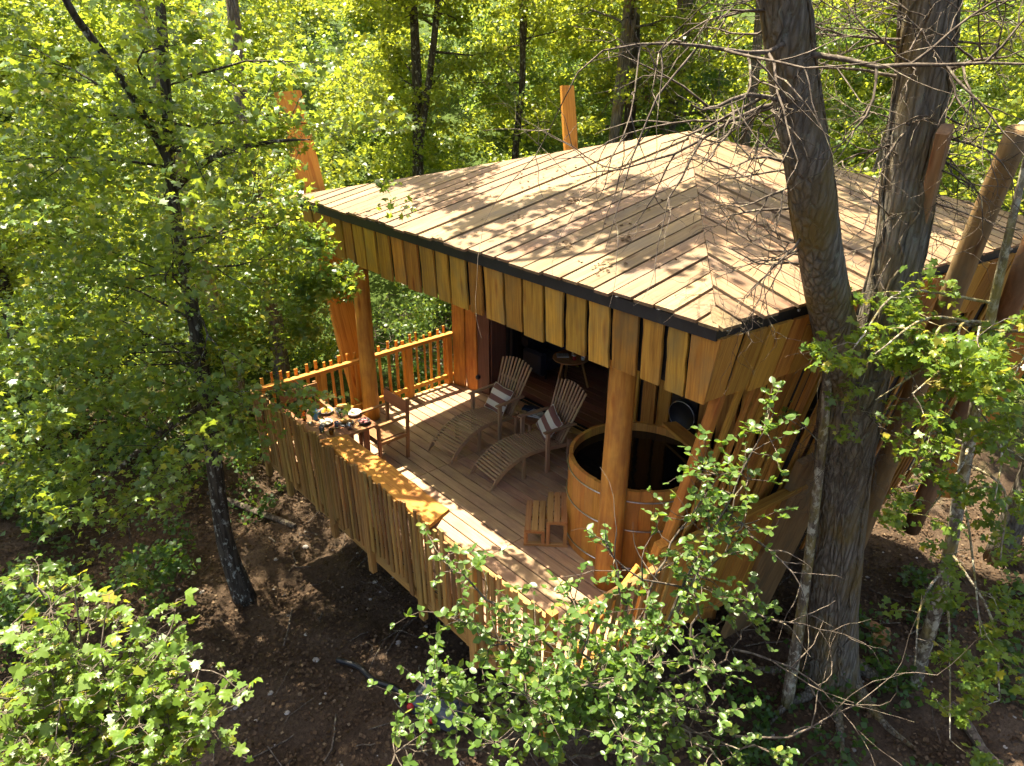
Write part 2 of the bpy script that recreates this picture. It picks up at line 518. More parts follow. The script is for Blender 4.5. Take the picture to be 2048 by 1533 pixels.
# ------------------------------------------------------------------ terrain
FH = np.array([-0.745, 0.667])
RH = np.array([0.667, 0.745])
def gz(x, y):
    s = x * FH[0] + y * FH[1]
    l = x * RH[0] + y * RH[1]
    z = -1.9 - 0.05 * np.maximum(0, 6 - s)
    z = z + 0.42 * np.exp(-((s - 6.4) ** 2 + (l - 4.6) ** 2) / 5.0)
    z = z + 0.17 * np.maximum(0, s - 10.5) + 0.11 * np.maximum(0, s - 16)
    z = z + 0.12 * np.maximum(0, -l - 5)
    z = z + 0.10 * np.sin(1.3 * x + 0.4) * np.sin(1.1 * y + 1.0) + 0.05 * np.sin(3.1 * x + 2 * y) + 0.03 * np.sin(5.3 * y - 2.2 * x)
    return z
def make_ground():
    s = np.concatenate([np.linspace(-8, 18, 140), np.linspace(18.6, 75, 50)])
    l = np.concatenate([np.linspace(-60, -14.6, 30), np.linspace(-14, 14, 130), np.linspace(14.6, 60, 30)])
    S, L = np.meshgrid(s, l, indexing='ij')
    X = S * FH[0] + L * RH[0]
    Y = S * FH[1] + L * RH[1]
    Z = gz(X, Y) + NR.normal(size=X.shape) * 0.03
    v = np.stack([X, Y, Z], -1).reshape(-1, 3)
    a, b = S.shape
    f = [(i * b + j, i * b + j + 1, (i + 1) * b + j + 1, (i + 1) * b + j) for i in range(a - 1) for j in range(b - 1)]
    m = bpy.data.meshes.new('ground')
    m.from_pydata(v.tolist(), [], f)
    m.update()
    mt, nt, bs, o = new_mat('forest_soil')
    mp = mapped(nt, (1, 1, 1), False)
    n1 = noise(nt, mp, 1.1, 6, 0.65)
    n2 = noise(nt, mp, 22.0, 5, 0.7)
    n3 = noise(nt, mp, 90.0, 3, 0.7)
    c = ramp(nt, n1.outputs[0], [(0.3, (0.06, 0.042, 0.028)), (0.55, (0.115, 0.083, 0.056)), (0.72, (0.19, 0.146, 0.105))]).outputs[0]
    c = mix(nt, 0.7, c, ramp(nt, n2.outputs[0], [(0.3, (0.45, 0.4, 0.36)), (0.7, (1.3, 1.25, 1.2))]).outputs[0], 'MULTIPLY')
    c = mix(nt, 0.5, c, ramp(nt, n3.outputs[0], [(0.35, (0.5, 0.45, 0.4)), (0.7, (1.4, 1.3, 1.2))]).outputs[0], 'MULTIPLY')
    ge = nd(nt, 'ShaderNodeNewGeometry')
    dp = nd(nt, 'ShaderNodeVectorMath', operation='DOT_PRODUCT')
    dp.inputs[1].default_value = (FH[0], FH[1], 0)
    nt.links.new(ge.outputs['Position'], dp.inputs[0])
    ad = nd(nt, 'ShaderNodeMath', operation='MULTIPLY_ADD')
    ad.inputs[1].default_value = 6.0
    nt.links.new(n1.outputs[0], ad.inputs[0])
    nt.links.new(dp.outputs['Value'], ad.inputs[2])
    gm = nd(nt, 'ShaderNodeMapRange')
    gm.inputs[1].default_value, gm.inputs[2].default_value = 14.5, 18.0
    nt.links.new(ad.outputs[0], gm.inputs[0])
    gr = ramp(nt, n2.outputs[0], [(0.3, (0.035, 0.06, 0.014)), (0.6, (0.085, 0.125, 0.025)), (0.75, (0.14, 0.16, 0.04))]).outputs[0]
    c = mix(nt, gm.outputs[0], c, gr)
    nt.links.new(c, bs.inputs['Base Color'])
    bs.inputs['Roughness'].default_value = 0.95
    bs.inputs['Specular IOR Level'].default_value = 0.1
    h = nd(nt, 'ShaderNodeMath', operation='ADD')
    nt.links.new(n2.outputs[0], h.inputs[0])
    nt.links.new(n3.outputs[0], h.inputs[1])
    bump(nt, bs, h.outputs[0], 0.8, 0.05)
    g = obj('ground', m, mt, None, None, True)
    tag(g, 'bare brown forest soil sloping up behind the cabin', 'ground', kind='structure')
make_ground()

# ------------------------------------------------------------------ cabin
CAB = empty('cabin', (-6.5, 7.0, -1.9))
tag(CAB, 'timber forest cabin with sloping plank roof, open deck and leaning slatted side wall', 'cabin')
ZE = 3.6                                   # eave height of the plank roof
C1 = Vector((-2.813, 4.671, ZE)); L1 = Vector((-9.98, 4.671, ZE)); AP = Vector((-6.408, 9.114, 4.5))
BR = Vector((-1.97, 10.95, ZE)); BL = Vector((-10.65, 10.6, ZE))
membrane = []
roof = obj('roof', me('roof', [AP - Vector((0, 0, .045)), C1 - Vector((.02, -.02, .045)), L1 - Vector((-.02, -.02, .045)), BR - Vector((.03, 0, .045)), BL - Vector((-.03, 0, .045)),
                               C1 - Vector((.02, -.02, .16)), L1 - Vector((-.02, -.02, .16)), BR - Vector((.03, 0, .16)), BL - Vector((-.03, 0, .16))],
          [(0, 2, 1), (0, 1, 3), (0, 3, 4), (0, 4, 2), (1, 2, 6, 5), (3, 1, 5, 7), (4, 3, 7, 8), (2, 4, 8, 6), (5, 6, 8, 7)]), M_BLACK, CAB)
def roof_planks(e0, e1, apex, sides, pitch, drift):
    """Boards running from the eave e0-e1 up to the hips."""
    u = (e1 - e0); u.z = 0; Lw = u.length; u.normalize()
    w = Vector((-u.y, u.x, 0))
    if w.dot(apex - e0) < 0: w = -w
    run = (apex - e0).dot(w)
    sl = (apex.z - e0.z) / run
    ax = (apex - e0).dot(u)
    n = (u.cross(w + Vector((0, 0, sl))))
    if n.z < 0: n = -n
    n.normalize()
    # half planes in (a along eave, b up slope): left hip and right hip
    hl = (-run, ax, 0.0)                       # below the line 0,0 - ax,run
    hr = (run, (Lw - ax), run * Lw)
    a = -0.25
    while a < Lw + 0.3:
        wd = pitch * R.uniform(0.86, 1.12)
        g = R.uniform(0.020, 0.038)
        b0 = -R.uniform(0.01, 0.075)
        top = 7.0
        ang = drift + R.uniform(-0.004, 0.004)
        quad = [(a + g / 2 + ang * b0, b0), (a + wd - g / 2 + ang * b0, b0), (a + wd - g / 2 + ang * top, top), (a + g / 2 + ang * top, top)]
        m = 0.006
        P = clip(quad, [(hl[0], hl[1], hl[2] - m * run if a > 0.1 else 0.06 * run), (hr[0], hr[1], hr[2] - m * run)])
        if len(P) >= 3:
            ar = abs(sum(P[i][0] * P[(i + 1) % len(P)][1] - P[(i + 1) % len(P)][0] * P[i][1] for i in range(len(P)))) / 2
            if ar > 0.012:
                dz = R.uniform(-0.006, 0.012)
                poly = [e0 + u * p[0] + w * p[1] + Vector((0, 0, sl * p[1] + dz)) for p in P]
                prism('roof_plank', poly, n, 0.03, w + Vector((0, 0, sl)) + u * ang, M_ROOF, roof)
        a += wd
roof_planks(L1, C1, AP, None, 0.236, 0.05)
roof_planks(C1, BR, AP, None, 0.232, 0.0)
prism('back_roof_board', [AP, BR, BL], (0, .4, 1), 0.03, (1, 0, 0), M_ROOF, roof)
prism('side_roof_board', [AP, BL, L1], (-.3, 0, 1), 0.03, (0, 1, 0), M_ROOF, roof)
# eave membrane band and its bolts
K = 0.2
FT = 3.456
ED = Vector((BR.x - C1.x, BR.y - C1.y, 0)).normalized()       # along the right eave
EO = Vector((ED.y, -ED.x, 0))                                  # outward from the right eave
RC = Vector((-2.80, 4.73, FT))
plank('eave_membrane', (-9.95, 4.79, 3.485), (-2.85, 4.79, 3.485), 0.16, 0.06, (0, -1, 0), M_BLACK, CAB)
e0 = RC - EO * 0.07 + ED * .03 + Vector((0, 0, .03)); plank('eave_membrane', e0, e0 + ED * 6.3, 0.16, 0.05, EO, M_BLACK, CAB)
bolt_v, bolt_f = lathe_geo([(0.03, 0), (0.03, 0.008), (0.016, 0.01), (0.016, 0.02), (0.008, 0.024)], 10)
bolt_me = me('eave_bolt', bolt_v, bolt_f)
bolt_me.polygons.foreach_set('use_smooth', [True] * len(bolt_me.polygons))
x = -9.5
while x < -2.85:
    obj('eave_bolt', bolt_me, M_STEEL, CAB, mat4(Vector((1, 0, 0)), Vector((0, .5, .86)).cross(Vector((1, 0, 0))) * -1, Vector((0, -.86, .5)), (x, 4.757, 3.505)))
    x += R.uniform(0.52, 0.64)
for d in (0.09, 1.0, 1.7, 2.6, 4.9, 5.6):
    q = RC + ED * d - EO * 0.042 + Vector((0, 0, 0.05))
    obj('eave_bolt', bolt_me, M_STEEL, CAB, mat4(ED, EO.cross(ED), EO, q))
# fascia boards, front then right
x = -9.95
while x < -3.1:
    wd = R.uniform(0.25, 0.36)
    if -3.09 - x < 0.45: wd = -3.09 - x
    g = R.uniform(0.022, 0.065)
    xm = x + wd / 2
    t = R.uniform(-0.004, 0.006)
    zt, L = FT + R.uniform(-0.01, 0.012), 0.615 + R.uniform(-0.015, 0.015)
    sk = R.uniform(-0.006, 0.006)
    plank('fascia_board', (xm, 4.73 + t, zt), (xm + sk, 4.73 + .05 * L + t, zt - L), wd - g, 0.032, (0, -1, -.05), M_FASCIA, CAB, wob=0.008, seg=4)
    x += wd
prism('fascia_board', [(-3.075, 4.715, FT), (-2.805, 4.715, FT), (-2.90, 4.746, FT - .62), (-3.085, 4.746, FT - .62)], (0, -1, -.05), 0.032, (0, .05, -1), M_FASCIA, CAB)
prism('fascia_board', [RC + ED * .012, RC + ED * .26, RC + ED * .275 - EO * (K * .62) - Vector((0, 0, .62)), RC + ED * .05 - EO * (K * .62) - Vector((0, 0, .62))], EO + Vector((0, 0, -K)), 0.03, Vector((0, 0, -1)) - EO * K, M_SLAT, CAB)
d = 0.28
while d < 6.1:
    wd = R.uniform(0.22, 0.34)
    g = R.uniform(0.012, 0.045)
    p = RC + ED * (d + wd / 2)
    zt, L = R.uniform(-0.012, 0.01), 0.63 + R.uniform(-0.03, 0.03)
    plank('fascia_board', p + Vector((0, 0, zt)), p - EO * (K * L) + Vector((0, 0, zt - L)), wd - g, 0.03, EO + Vector((0, 0, -K)), M_SLAT, CAB, wob=0.006, seg=4)
    d += wd
# black backing behind the fascias, soffit, beam
plank('fascia_backing', (-9.95, 4.80, 3.42), (-2.85, 4.80, 3.42), 0.03, 0.03, (0, -1, 0), M_BLACK, CAB)
prism('fascia_backing', [(-9.93, 4.785, 3.45), (-2.90, 4.785, 3.45), (-3.0, 4.815, 2.88), (-9.90, 4.815, 2.88)], (0, -1, -.05), 0.02, (1, 0, 0), M_BLACK, CAB)
q0 = RC - EO * 0.06; q1 = q0 - EO * (K * 0.56) - Vector((0, 0, .56))
prism('fascia_backing', [q0 + ED * .12, q0 + ED * 6.2, q1 + ED * 6.2, q1 + ED * .25], EO + Vector((0, 0, -K)), 0.02, ED, M_BLACK, CAB)
box('beam', (-9.9, 4.99, 3.14), (-2.95, 5.23, 3.40), M_FRESH, CAB)
box('beam', (-9.5, 5.24, 3.2), (-9.25, 11.0, 3.40), M_FRESH, CAB, 'Y')
# posts
def log_post(name, pts, rad, mat, parent, sides=18):
    """Peeled log with a slight wander; local X runs along it so the grain follows."""
    p = [Vector(q) for q in pts]
    X, Y, Z = frame(p[-1] - p[0], (0.3, -1, 0.1))
    M = mat4(X, Y, Z, p[0])
    sp = spline([(*q, r) for q, r in zip(p, rad)], 4)
    mb = MB()
    mb.tube([q[:3] for q in sp], [q[3] * R.uniform(0.985, 1.015) for q in sp], sides, 0.012)
    return mb.build(name, mat, parent, True, M)
log_post('post', [(-4.06, 5.107, -0.02), (-4.055, 5.10, 1.2), (-4.06, 5.11, 2.4), (-4.06, 5.107, 3.2)], [0.152, 0.143, 0.138, 0.135], M_LOG, CAB)
log_post('post', [(-9.34, 5.24, -0.02), (-9.345, 5.25, 1.5), (-9.34, 5.25, 3.2)], [0.135, 0.127, 0.12], M_LOG, CAB)
# leaning planks and logs that pierce the eaves
plank('leaning_plank', (-9.36, 5.50, -1.95), (-10.745, 5.09, 4.97), 0.43, 0.10, (1, 0, .2), M_FRESH, CAB, wob=0.012, seg=9, taper=0.93, skew=0.0)
plank('leaning_plank', (-9.35, 10.45, -1.2), (-10.6, 10.9, 4.93), 0.30, 0.09, (1, -.25, .2), M_FRESH, CAB, wob=0.012, seg=9, taper=0.95)
log_post('leaning_log', [(-2.86, 8.90, -1.7), (-2.56, 8.48, 0.667), (-2.09, 7.70, 3.68), (-1.86, 7.32, 4.95)], [0.125, 0.12, 0.11, 0.10], M_POLE, CAB)
log_post('leaning_log', [(-2.55, 10.4, -1.0), (-2.09, 9.74, 2.25), (-1.90, 9.1, 3.55), (-1.83, 8.95, 4.2)], [0.125, 0.12, 0.11, 0.10], M_POLE, CAB)
plank('leaning_plank', (-2.75, 8.4, -1.6), (-2.06, 6.22, 5.0), 0.2, 0.09, (1, .25, -.2), M_POLE, CAB, wob=0.01, seg=8)
plank('leaning_plank', (-2.6, 11.3, -0.8), (-1.62, 11.0, 4.75), 0.5, 0.1, (.7, -.7, -.2), M_FRESH, CAB, wob=0.012, seg=8)
def RW(y, z, off=0.0):
    """A point of the leaning right-hand wall."""
    return Vector((-2.8 + 0.135 * (y - 4.73) + K * (z - FT), y, z)) + EO * off
prism('leaning_slab', [RW(6.98, -2.05, .06), RW(7.75, -2.05, .06), RW(7.72, 0.2, .06), RW(7.2, 1.42, .06), RW(6.86, 1.42, .06)], EO + Vector((0, 0, -K)), 0.09, (0.2, 0, 1), M_POLE, CAB)
# right wall: tall thin slats above the ledge, broad boards below
y = 5.16
while y < 10.8:
    wd = R.uniform(0.045, 0.085)
    zb = R.uniform(-0.75, -0.45) if y > 5.5 else 0.02
    off = R.choice((-0.14, -0.10, -0.12, -0.16))
    plank('wall_slat', RW(y, zb, off), RW(y + R.uniform(-.01, .01), 3.0, off), wd, 0.03, EO + Vector((0, 0, -K)), M_SLAT, CAB, wob=0.003, seg=2)
    y += wd + R.uniform(0.03, 0.1)
y = 5.0
while y < 6.9:
    wd = R.uniform(0.15, 0.26)
    plank('wall_plank', RW(y + wd / 2, R.uniform(-0.85, -0.7), -0.01), RW(y + wd / 2, 0.96, -0.01), wd - 0.008, 0.03, EO + Vector((0, 0, -K)), M_SLAT, CAB, wob=0.003, seg=2)
    y += wd
plank('wall_ledge', RW(4.93, 1.0, 0.03), RW(7.15, 1.0, 0.03), 0.12, 0.05, (0, 0, 1), M_SLAT, CAB)
plank('wall_stud', RW(5.08, 0.0, -0.09), RW(5.08, 2.95, -0.09), 0.075, 0.10, EO, M_WALL, CAB)
plank('wall_stud', RW(4.98, -0.3, -0.06), RW(4.98, 1.05, -0.06), 0.13, 0.1, EO, M_WALL, CAB)
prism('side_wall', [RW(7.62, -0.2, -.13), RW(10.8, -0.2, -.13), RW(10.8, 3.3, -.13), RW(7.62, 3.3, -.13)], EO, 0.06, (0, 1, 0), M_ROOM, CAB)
# rear of the deck: wall boards either side of the door opening
def wall_board(xa, ya, xb, yb, mat, z1=3.3, wob=0.008, t=0.05):
    a, b = Vector((xa, ya, 0)), Vector((xb, yb, 0))
    c = (a + b) / 2
    d = (b - a)
    return plank('wall_plank', c + Vector((0, 0, 0.0)), c + Vector((0, 0, z1)), d.length, t, (d.y, -d.x, 0), mat, CAB, wob=wob, seg=6)
wall_board(-9.53, 7.11, -9.25, 7.16, M_WALL, wob=0.012)
wall_board(-9.22, 7.17, -8.97, 7.21, M_WALL, wob=0.014)
wall_board(-8.955, 7.22, -8.71, 7.28, M_DARKWOOD, wob=0.0)
wall_board(-8.70, 7.29, -8.66, 7.58, M_DARKWOOD, wob=0.0)
so = lathe('wall_socket', [(0.0, 0), (0.045, 0), (0.045, 0.03), (0.03, 0.045), (0.0, 0.045)], (0, 0, 0), M_BMETAL, CAB, 14)
so.matrix_basis = mat4(Vector((0, 0, 1)), Vector((1, .2, 0)).normalized(), Vector((.2, -1, 0)).normalized(), (-8.93, 7.19, 0.30)); WM[so.name] = so.matrix_basis.copy()
for xa in (-8.62, -8.52, -6.30):
    box('door_frame', (xa, 7.56, 0.0), (xa + 0.07, 7.68, 3.2), M_BMETAL, CAB, 'Z')
box('door_track', (-8.6, 7.52, 0.004), (-6.2, 7.56, 0.022), M_BMETAL, CAB)
box('door_track', (-8.6, 7.62, 0.004), (-6.2, 7.66, 0.022), M_BMETAL, CAB)
box('door_frame', (-8.62, 7.57, 2.6), (-6.23, 7.67, 2.75), M_BMETAL, CAB)
for xa, xb, m in ((-6.22, -6.0, M_DARKWOOD), (-5.98, -5.68, M_SLAT), (-5.60, -5.37, M_SLAT), (-5.33, -5.12, M_SLAT), (-4.66, -4.42, M_SLAT), (-4.36, -4.1, M_SLAT), (-4.06, -3.8, M_SLAT), (-3.76, -3.5, M_SLAT)):
    wall_board(xa, 7.55, xb, 7.55, m)
box('wall_backing', (-6.25, 7.60, 0.0), (-3.3, 7.66, 3.3), M_BLACK, CAB, 'X')
box('round_window_board', (-5.10, 7.53, 0.0), (-4.68, 7.57, 3.3), M_BMETAL, CAB, 'Z')
rwn = lathe('round_window', [(0.22, 0.0), (0.215, 0.045), (0.195, 0.045), (0.19, 0.02), (0.0, 0.02)], (0, 0, 0), M_BLACK, CAB, 32)
rwn.matrix_basis = mat4(Vector((1, 0, 0)), Vector((0, 0, 1)), Vector((0, -1, 0)), (-4.88, 7.525, 1.02)); WM[rwn.name] = rwn.matrix_basis.copy()
rim_mb = MB(); rim_mb.tube([(-4.88 + .207 * math.cos(t * math.pi / 16), 7.475, 1.02 + .207 * math.sin(t * math.pi / 16)) for t in range(33)], 0.006, 6)
rim_mb.build('window_rim', M_STEEL, CAB)
# room behind the opening
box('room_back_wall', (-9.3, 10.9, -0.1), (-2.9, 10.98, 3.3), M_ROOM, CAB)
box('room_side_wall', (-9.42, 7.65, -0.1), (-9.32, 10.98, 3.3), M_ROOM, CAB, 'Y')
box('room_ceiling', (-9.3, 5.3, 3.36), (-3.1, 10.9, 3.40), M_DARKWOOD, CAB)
y = 7.68
while y < 10.8:
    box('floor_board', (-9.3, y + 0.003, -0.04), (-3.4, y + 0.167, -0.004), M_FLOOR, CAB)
    y += 0.1727
# deck
deck = box('deck', (-9.62, 3.56, -0.26), (-3.44, 7.66, -0.06), M_BLACK, CAB)
y0 = 4.6 + 0.0
rows = [4.600 - 0.1727 * k for k in range(1, 7)][::-1] + [4.600 + 0.1727 * k for k in range(0, 18)]
seams = [-9.40, -7.337, -5.313, -3.40]
for y in rows:
    if y < 3.53: continue
    for a, b in zip(seams[:-1], seams[1:]):
        box('deck_board', (a + 0.005, y + 0.0075, -0.045), (b - 0.005, min(y + 0.1652, 7.66), R.uniform(-0.001, 0.002)), M_DECK, deck, 'X', ch=0.12)
box('deck_board', (-9.60, 3.55, -0.045), (-9.41, 7.14, 0.003), M_DECK, deck, 'Y')
# rim beams
box('rim_beam', (-9.62, 3.50, -0.30), (-3.45, 3.555, -0.03), M_PALE, CAB)
box('rim_beam', (-3.44, 3.52, -0.32), (-3.38, 5.1, -0.03), M_SLAT, CAB, 'Y')
box('rim_beam', (-9.68, 3.52, -0.30), (-9.63, 7.1, -0.03), M_SLAT, CAB, 'Y')
for x, y in ((-9.2, 5.2), (-6.5, 5.2), (-3.9, 5.2), (-9.2, 7.2), (-6.3, 7.2), (-3.9, 7.2)):
    log_post('pile', [(x, y, -2.6), (x, y, -1.2), (x, y, -0.27)], [0.13, 0.12, 0.12], M_LOG, CAB, 12)
# front balustrade of split palings
for x in (-9.52, -8.79, -7.455, -6.50, -5.40, -4.45, -3.52):
    plank('rail_post', (x, 3.475, -0.46), (x, 3.455, 0.98), 0.10, 0.07, (0, -1, 0), M_PALE, CAB)
box('guard_rail', (-9.5, 3.50, 0.80), (-3.45, 3.55, 0.90), M_PALE, CAB)
box('guard_rail', (-9.5, 3.50, 0.08), (-3.45, 3.55, 0.17), M_PALE, CAB)
x = -9.58
while x < -3.45:
    wd = R.uniform(0.046, 0.074)
    zt = 1.03 + R.uniform(-0.05, 0.07)
    zb = R.choice((-0.05, -0.09, -0.13, -0.17, -0.2)) + R.uniform(-0.02, 0.02)
    yy = 3.455 - R.choice((0.0, 0.0, 0.022))
    plank('paling', (x + R.uniform(-.005, .005), yy, zb), (x + R.uniform(-.009, .009), yy - 0.03, zt), wd, 0.028, (R.uniform(-.15, .15), -1, 0), M_PALE, CAB, wob=0.004, seg=3, taper=R.uniform(0.82, 1.0), ch=0.3)
    dense = x < -7.2
    x += wd + (R.uniform(0.0, 0.03) if dense else R.uniform(0.028, 0.055))
# counter board on the front rail
plank('counter_board', (-7.46, 3.615, 1.0), (-5.17, 3.60, 1.0), 0.34, 0.05, (0, 0, 1), M_WALL, CAB, wob=0.018, seg=10, skew=0.05)
prism('counter_bracket', [(-5.24, 3.74, 0.97), (-5.24, 3.56, 0.97), (-5.24, 3.56, 0.80)], (1, 0, 0), 0.04, (0, 0, 1), M_DARKWOOD, CAB)
prism('counter_bracket', [(-6.45, 3.74, 0.97), (-6.45, 3.56, 0.97), (-6.45, 3.56, 0.80)], (1, 0, 0), 0.04, (0, 0, 1), M_DARKWOOD, CAB)
# right-hand balustrade
a, b = Vector((-3.42, 3.52, 0)), Vector((-3.30, 4.92, 0))
plank('guard_rail', a + Vector((.16, 0, .94)), b + Vector((.14, 0, .94)), 0.06, 0.09, (1, 0, 0), M_PALE, CAB)
plank('guard_rail', a + Vector((.03, 0, .1)), b + Vector((.03, 0, .1)), 0.05, 0.08, (1, 0, 0), M_SLAT, CAB)
t = 0.02
while t < 1.0:
    p = a.lerp(b, t)
    plank('paling', p + Vector((.05, 0, R.uniform(-.3, -.1))), p + Vector((.22, 0, 1.0 + R.uniform(-.03, .08))), R.uniform(.045, .07), 0.026, (1, 0, -.15), M_PALE, CAB, wob=0.005, seg=3, ch=0.3)
    t += R.uniform(0.075, 0.1)
plank('rail_brace', (-3.5, 3.9, 0.05), (-3.38, 4.75, 0.85), 0.09, 0.05, (1, 0, 0), M_WALL, CAB)
plank('rail_post', (-3.46, 3.56, -0.75), (-3.40, 3.54, 0.98), 0.09, 0.09, (0, -1, 0), M_SLAT, CAB)
# left-hand balustrade
XL = -9.57
box('guard_rail', (XL - 0.05, 3.55, 0.93), (XL + 0.05, 7.12, 0.99), M_FRESH, CAB, 'Y')
box('guard_rail', (XL - 0.025, 3.55, 0.13), (XL + 0.025, 7.12, 0.20), M_FRESH, CAB, 'Y')
for y in (4.55, 6.18, 7.03):
    box('rail_post', (XL - 0.045, y - 0.05, 0.0), (XL + 0.045, y + 0.05, 0.93), M_FRESH, CAB, 'Z')
y = 3.62
while y < 7.0:
    wd = R.uniform(0.035, 0.06)
    plank('paling', (XL - 0.07, y, R.uniform(-.12, 0)), (XL - 0.075, y + R.uniform(-.02, .02), 1.08 + R.uniform(-.03, .07)), wd, 0.025, (1, 0, 0), M_FRESH, CAB, wob=0.004, seg=3, ch=0.3)
    y += wd + R.uniform(0.075, 0.12)
# ------------------------------------------------------------------ hot tub
TC = Vector((-4.475, 6.045, 0))
tub = empty('hot_tub', TC)
tag(tub, 'round cedar hot tub with steel hoops behind the log post', 'hot tub')
NS = 38
def stave_mesh():
    v, f = [], []
    ha = math.pi / NS * 0.985
    for z, dr in ((0.0, 0.012), (0.55, 0.006), (1.15, 0.0)):
        for r in (0.828 + dr, 0.782 + dr):
            for k in (-1, 0, 1):
                a = ha * k
                v.append((z, r * math.sin(a), r * math.cos(a)))
    for i in range(2):
        b = i * 6
        f += [(b, b + 1, b + 7, b + 6), (b + 1, b + 2, b + 8, b + 7), (b + 4, b + 3, b + 9, b + 10), (b + 5, b + 4, b + 10, b + 11), (b + 3, b, b + 6, b + 9), (b + 2, b + 5, b + 11, b + 8)]
    f += [(0, 3, 4, 1), (1, 4, 5, 2), (12, 13, 16, 15), (13, 14, 17, 16)]
    return me('stave', v, f)
sm = stave_mesh()
for k in range(NS):
    a = 2 * math.pi * k / NS + 0.05
    Z = Vector((math.cos(a), math.sin(a), 0))
    X = Vector((0, 0, 1))
    obj('stave', sm, M_CEDAR, tub, mat4(X, Z.cross(X), Z, TC + Vector((0, 0, 0.006 + R.uniform(-0.006, 0.006)))))
for z, r in ((1.02, .836), (0.64, .842), (0.12, .848)):
    mb = MB()
    mb.tube([TC + Vector((r * math.cos(2 * math.pi * i / 64), r * math.sin(2 * math.pi * i / 64), z + .004 * math.sin(i * .3))) for i in range(65)], 0.0085, 6, cap=False)
    mb.build('hoop', M_STEEL, tub)
mw, nt, bs, _ = new_mat('dark_water')
bs.inputs['Base Color'].default_value = (0.006, 0.005, 0.004, 1)
bs.inputs['Roughness'].default_value = 0.03
bs.inputs['Specular IOR Level'].default_value = 0.35
bump(nt, bs, noise(nt, mapped(nt, (1, 1, 1), False), 9.0, 2, 0.5).outputs[0], 0.06, 0.02)
lathe('water', [(0.0, 0.0), (0.785, 0.0), (0.785, 1.02), (0.0, 1.02)], TC + Vector((0, 0, 0.03)), mw, tub, 38, False)
prism('tub_shelf', [(-4.75, 6.86, 1.185), (-3.86, 6.50, 1.185), (-3.86, 6.74, 1.185), (-4.65, 7.02, 1.185)], (0, 0, 1), 0.045, (1, -.4, 0), M_CEDAR, tub)

# ------------------------------------------------------------------ step stool
st = empty('step_stool', (-5.05, 5.1, 0))
tag(st, 'two step wooden stool with slatted treads beside the hot tub', 'step stool')
du = Vector((0.70, -0.714, 0))            # along the treads
dw = Vector((0.714, 0.70, 0))             # from low step to high step
O = Vector((-5.62, 5.29, 0))
for k, (h, w0) in enumerate(((0.25, 0.0), (0.39, 0.27))):
    base = O + dw * w0 + Vector((0, 0, h))
    for i in range(3):
        p = base + dw * (0.045 + i * 0.085)
        plank('tread_slat', p - Vector((0, 0, .012)), p + du * 0.64 - Vector((0, 0, .012)), 0.074, 0.024, (0, 0, 1), M_STEP, st)
    for e in (0.03, 0.60):
        p = base + du * e
        plank('apron', p + dw * 0.005 + Vector((0, 0, -.045)), p + dw * 0.255 + Vector((0, 0, -.045)), 0.04, 0.04, (0, 0, 1), M_STEP, st)
        for q in (0.025, 0.235):
            pp = O + dw * (w0 + q) + du * e
            plank('leg', pp + Vector((0, 0, 0.04)), pp + Vector((0, 0, h - 0.066)), 0.045, 0.045, du, M_STEP, st)
for e in (0.03, 0.60):
    p = O + du * e + Vector((0, 0, .02))
    plank('foot_rail', p, p + dw * 0.54, 0.05, 0.04, (0, 0, 1), M_STEP, st)

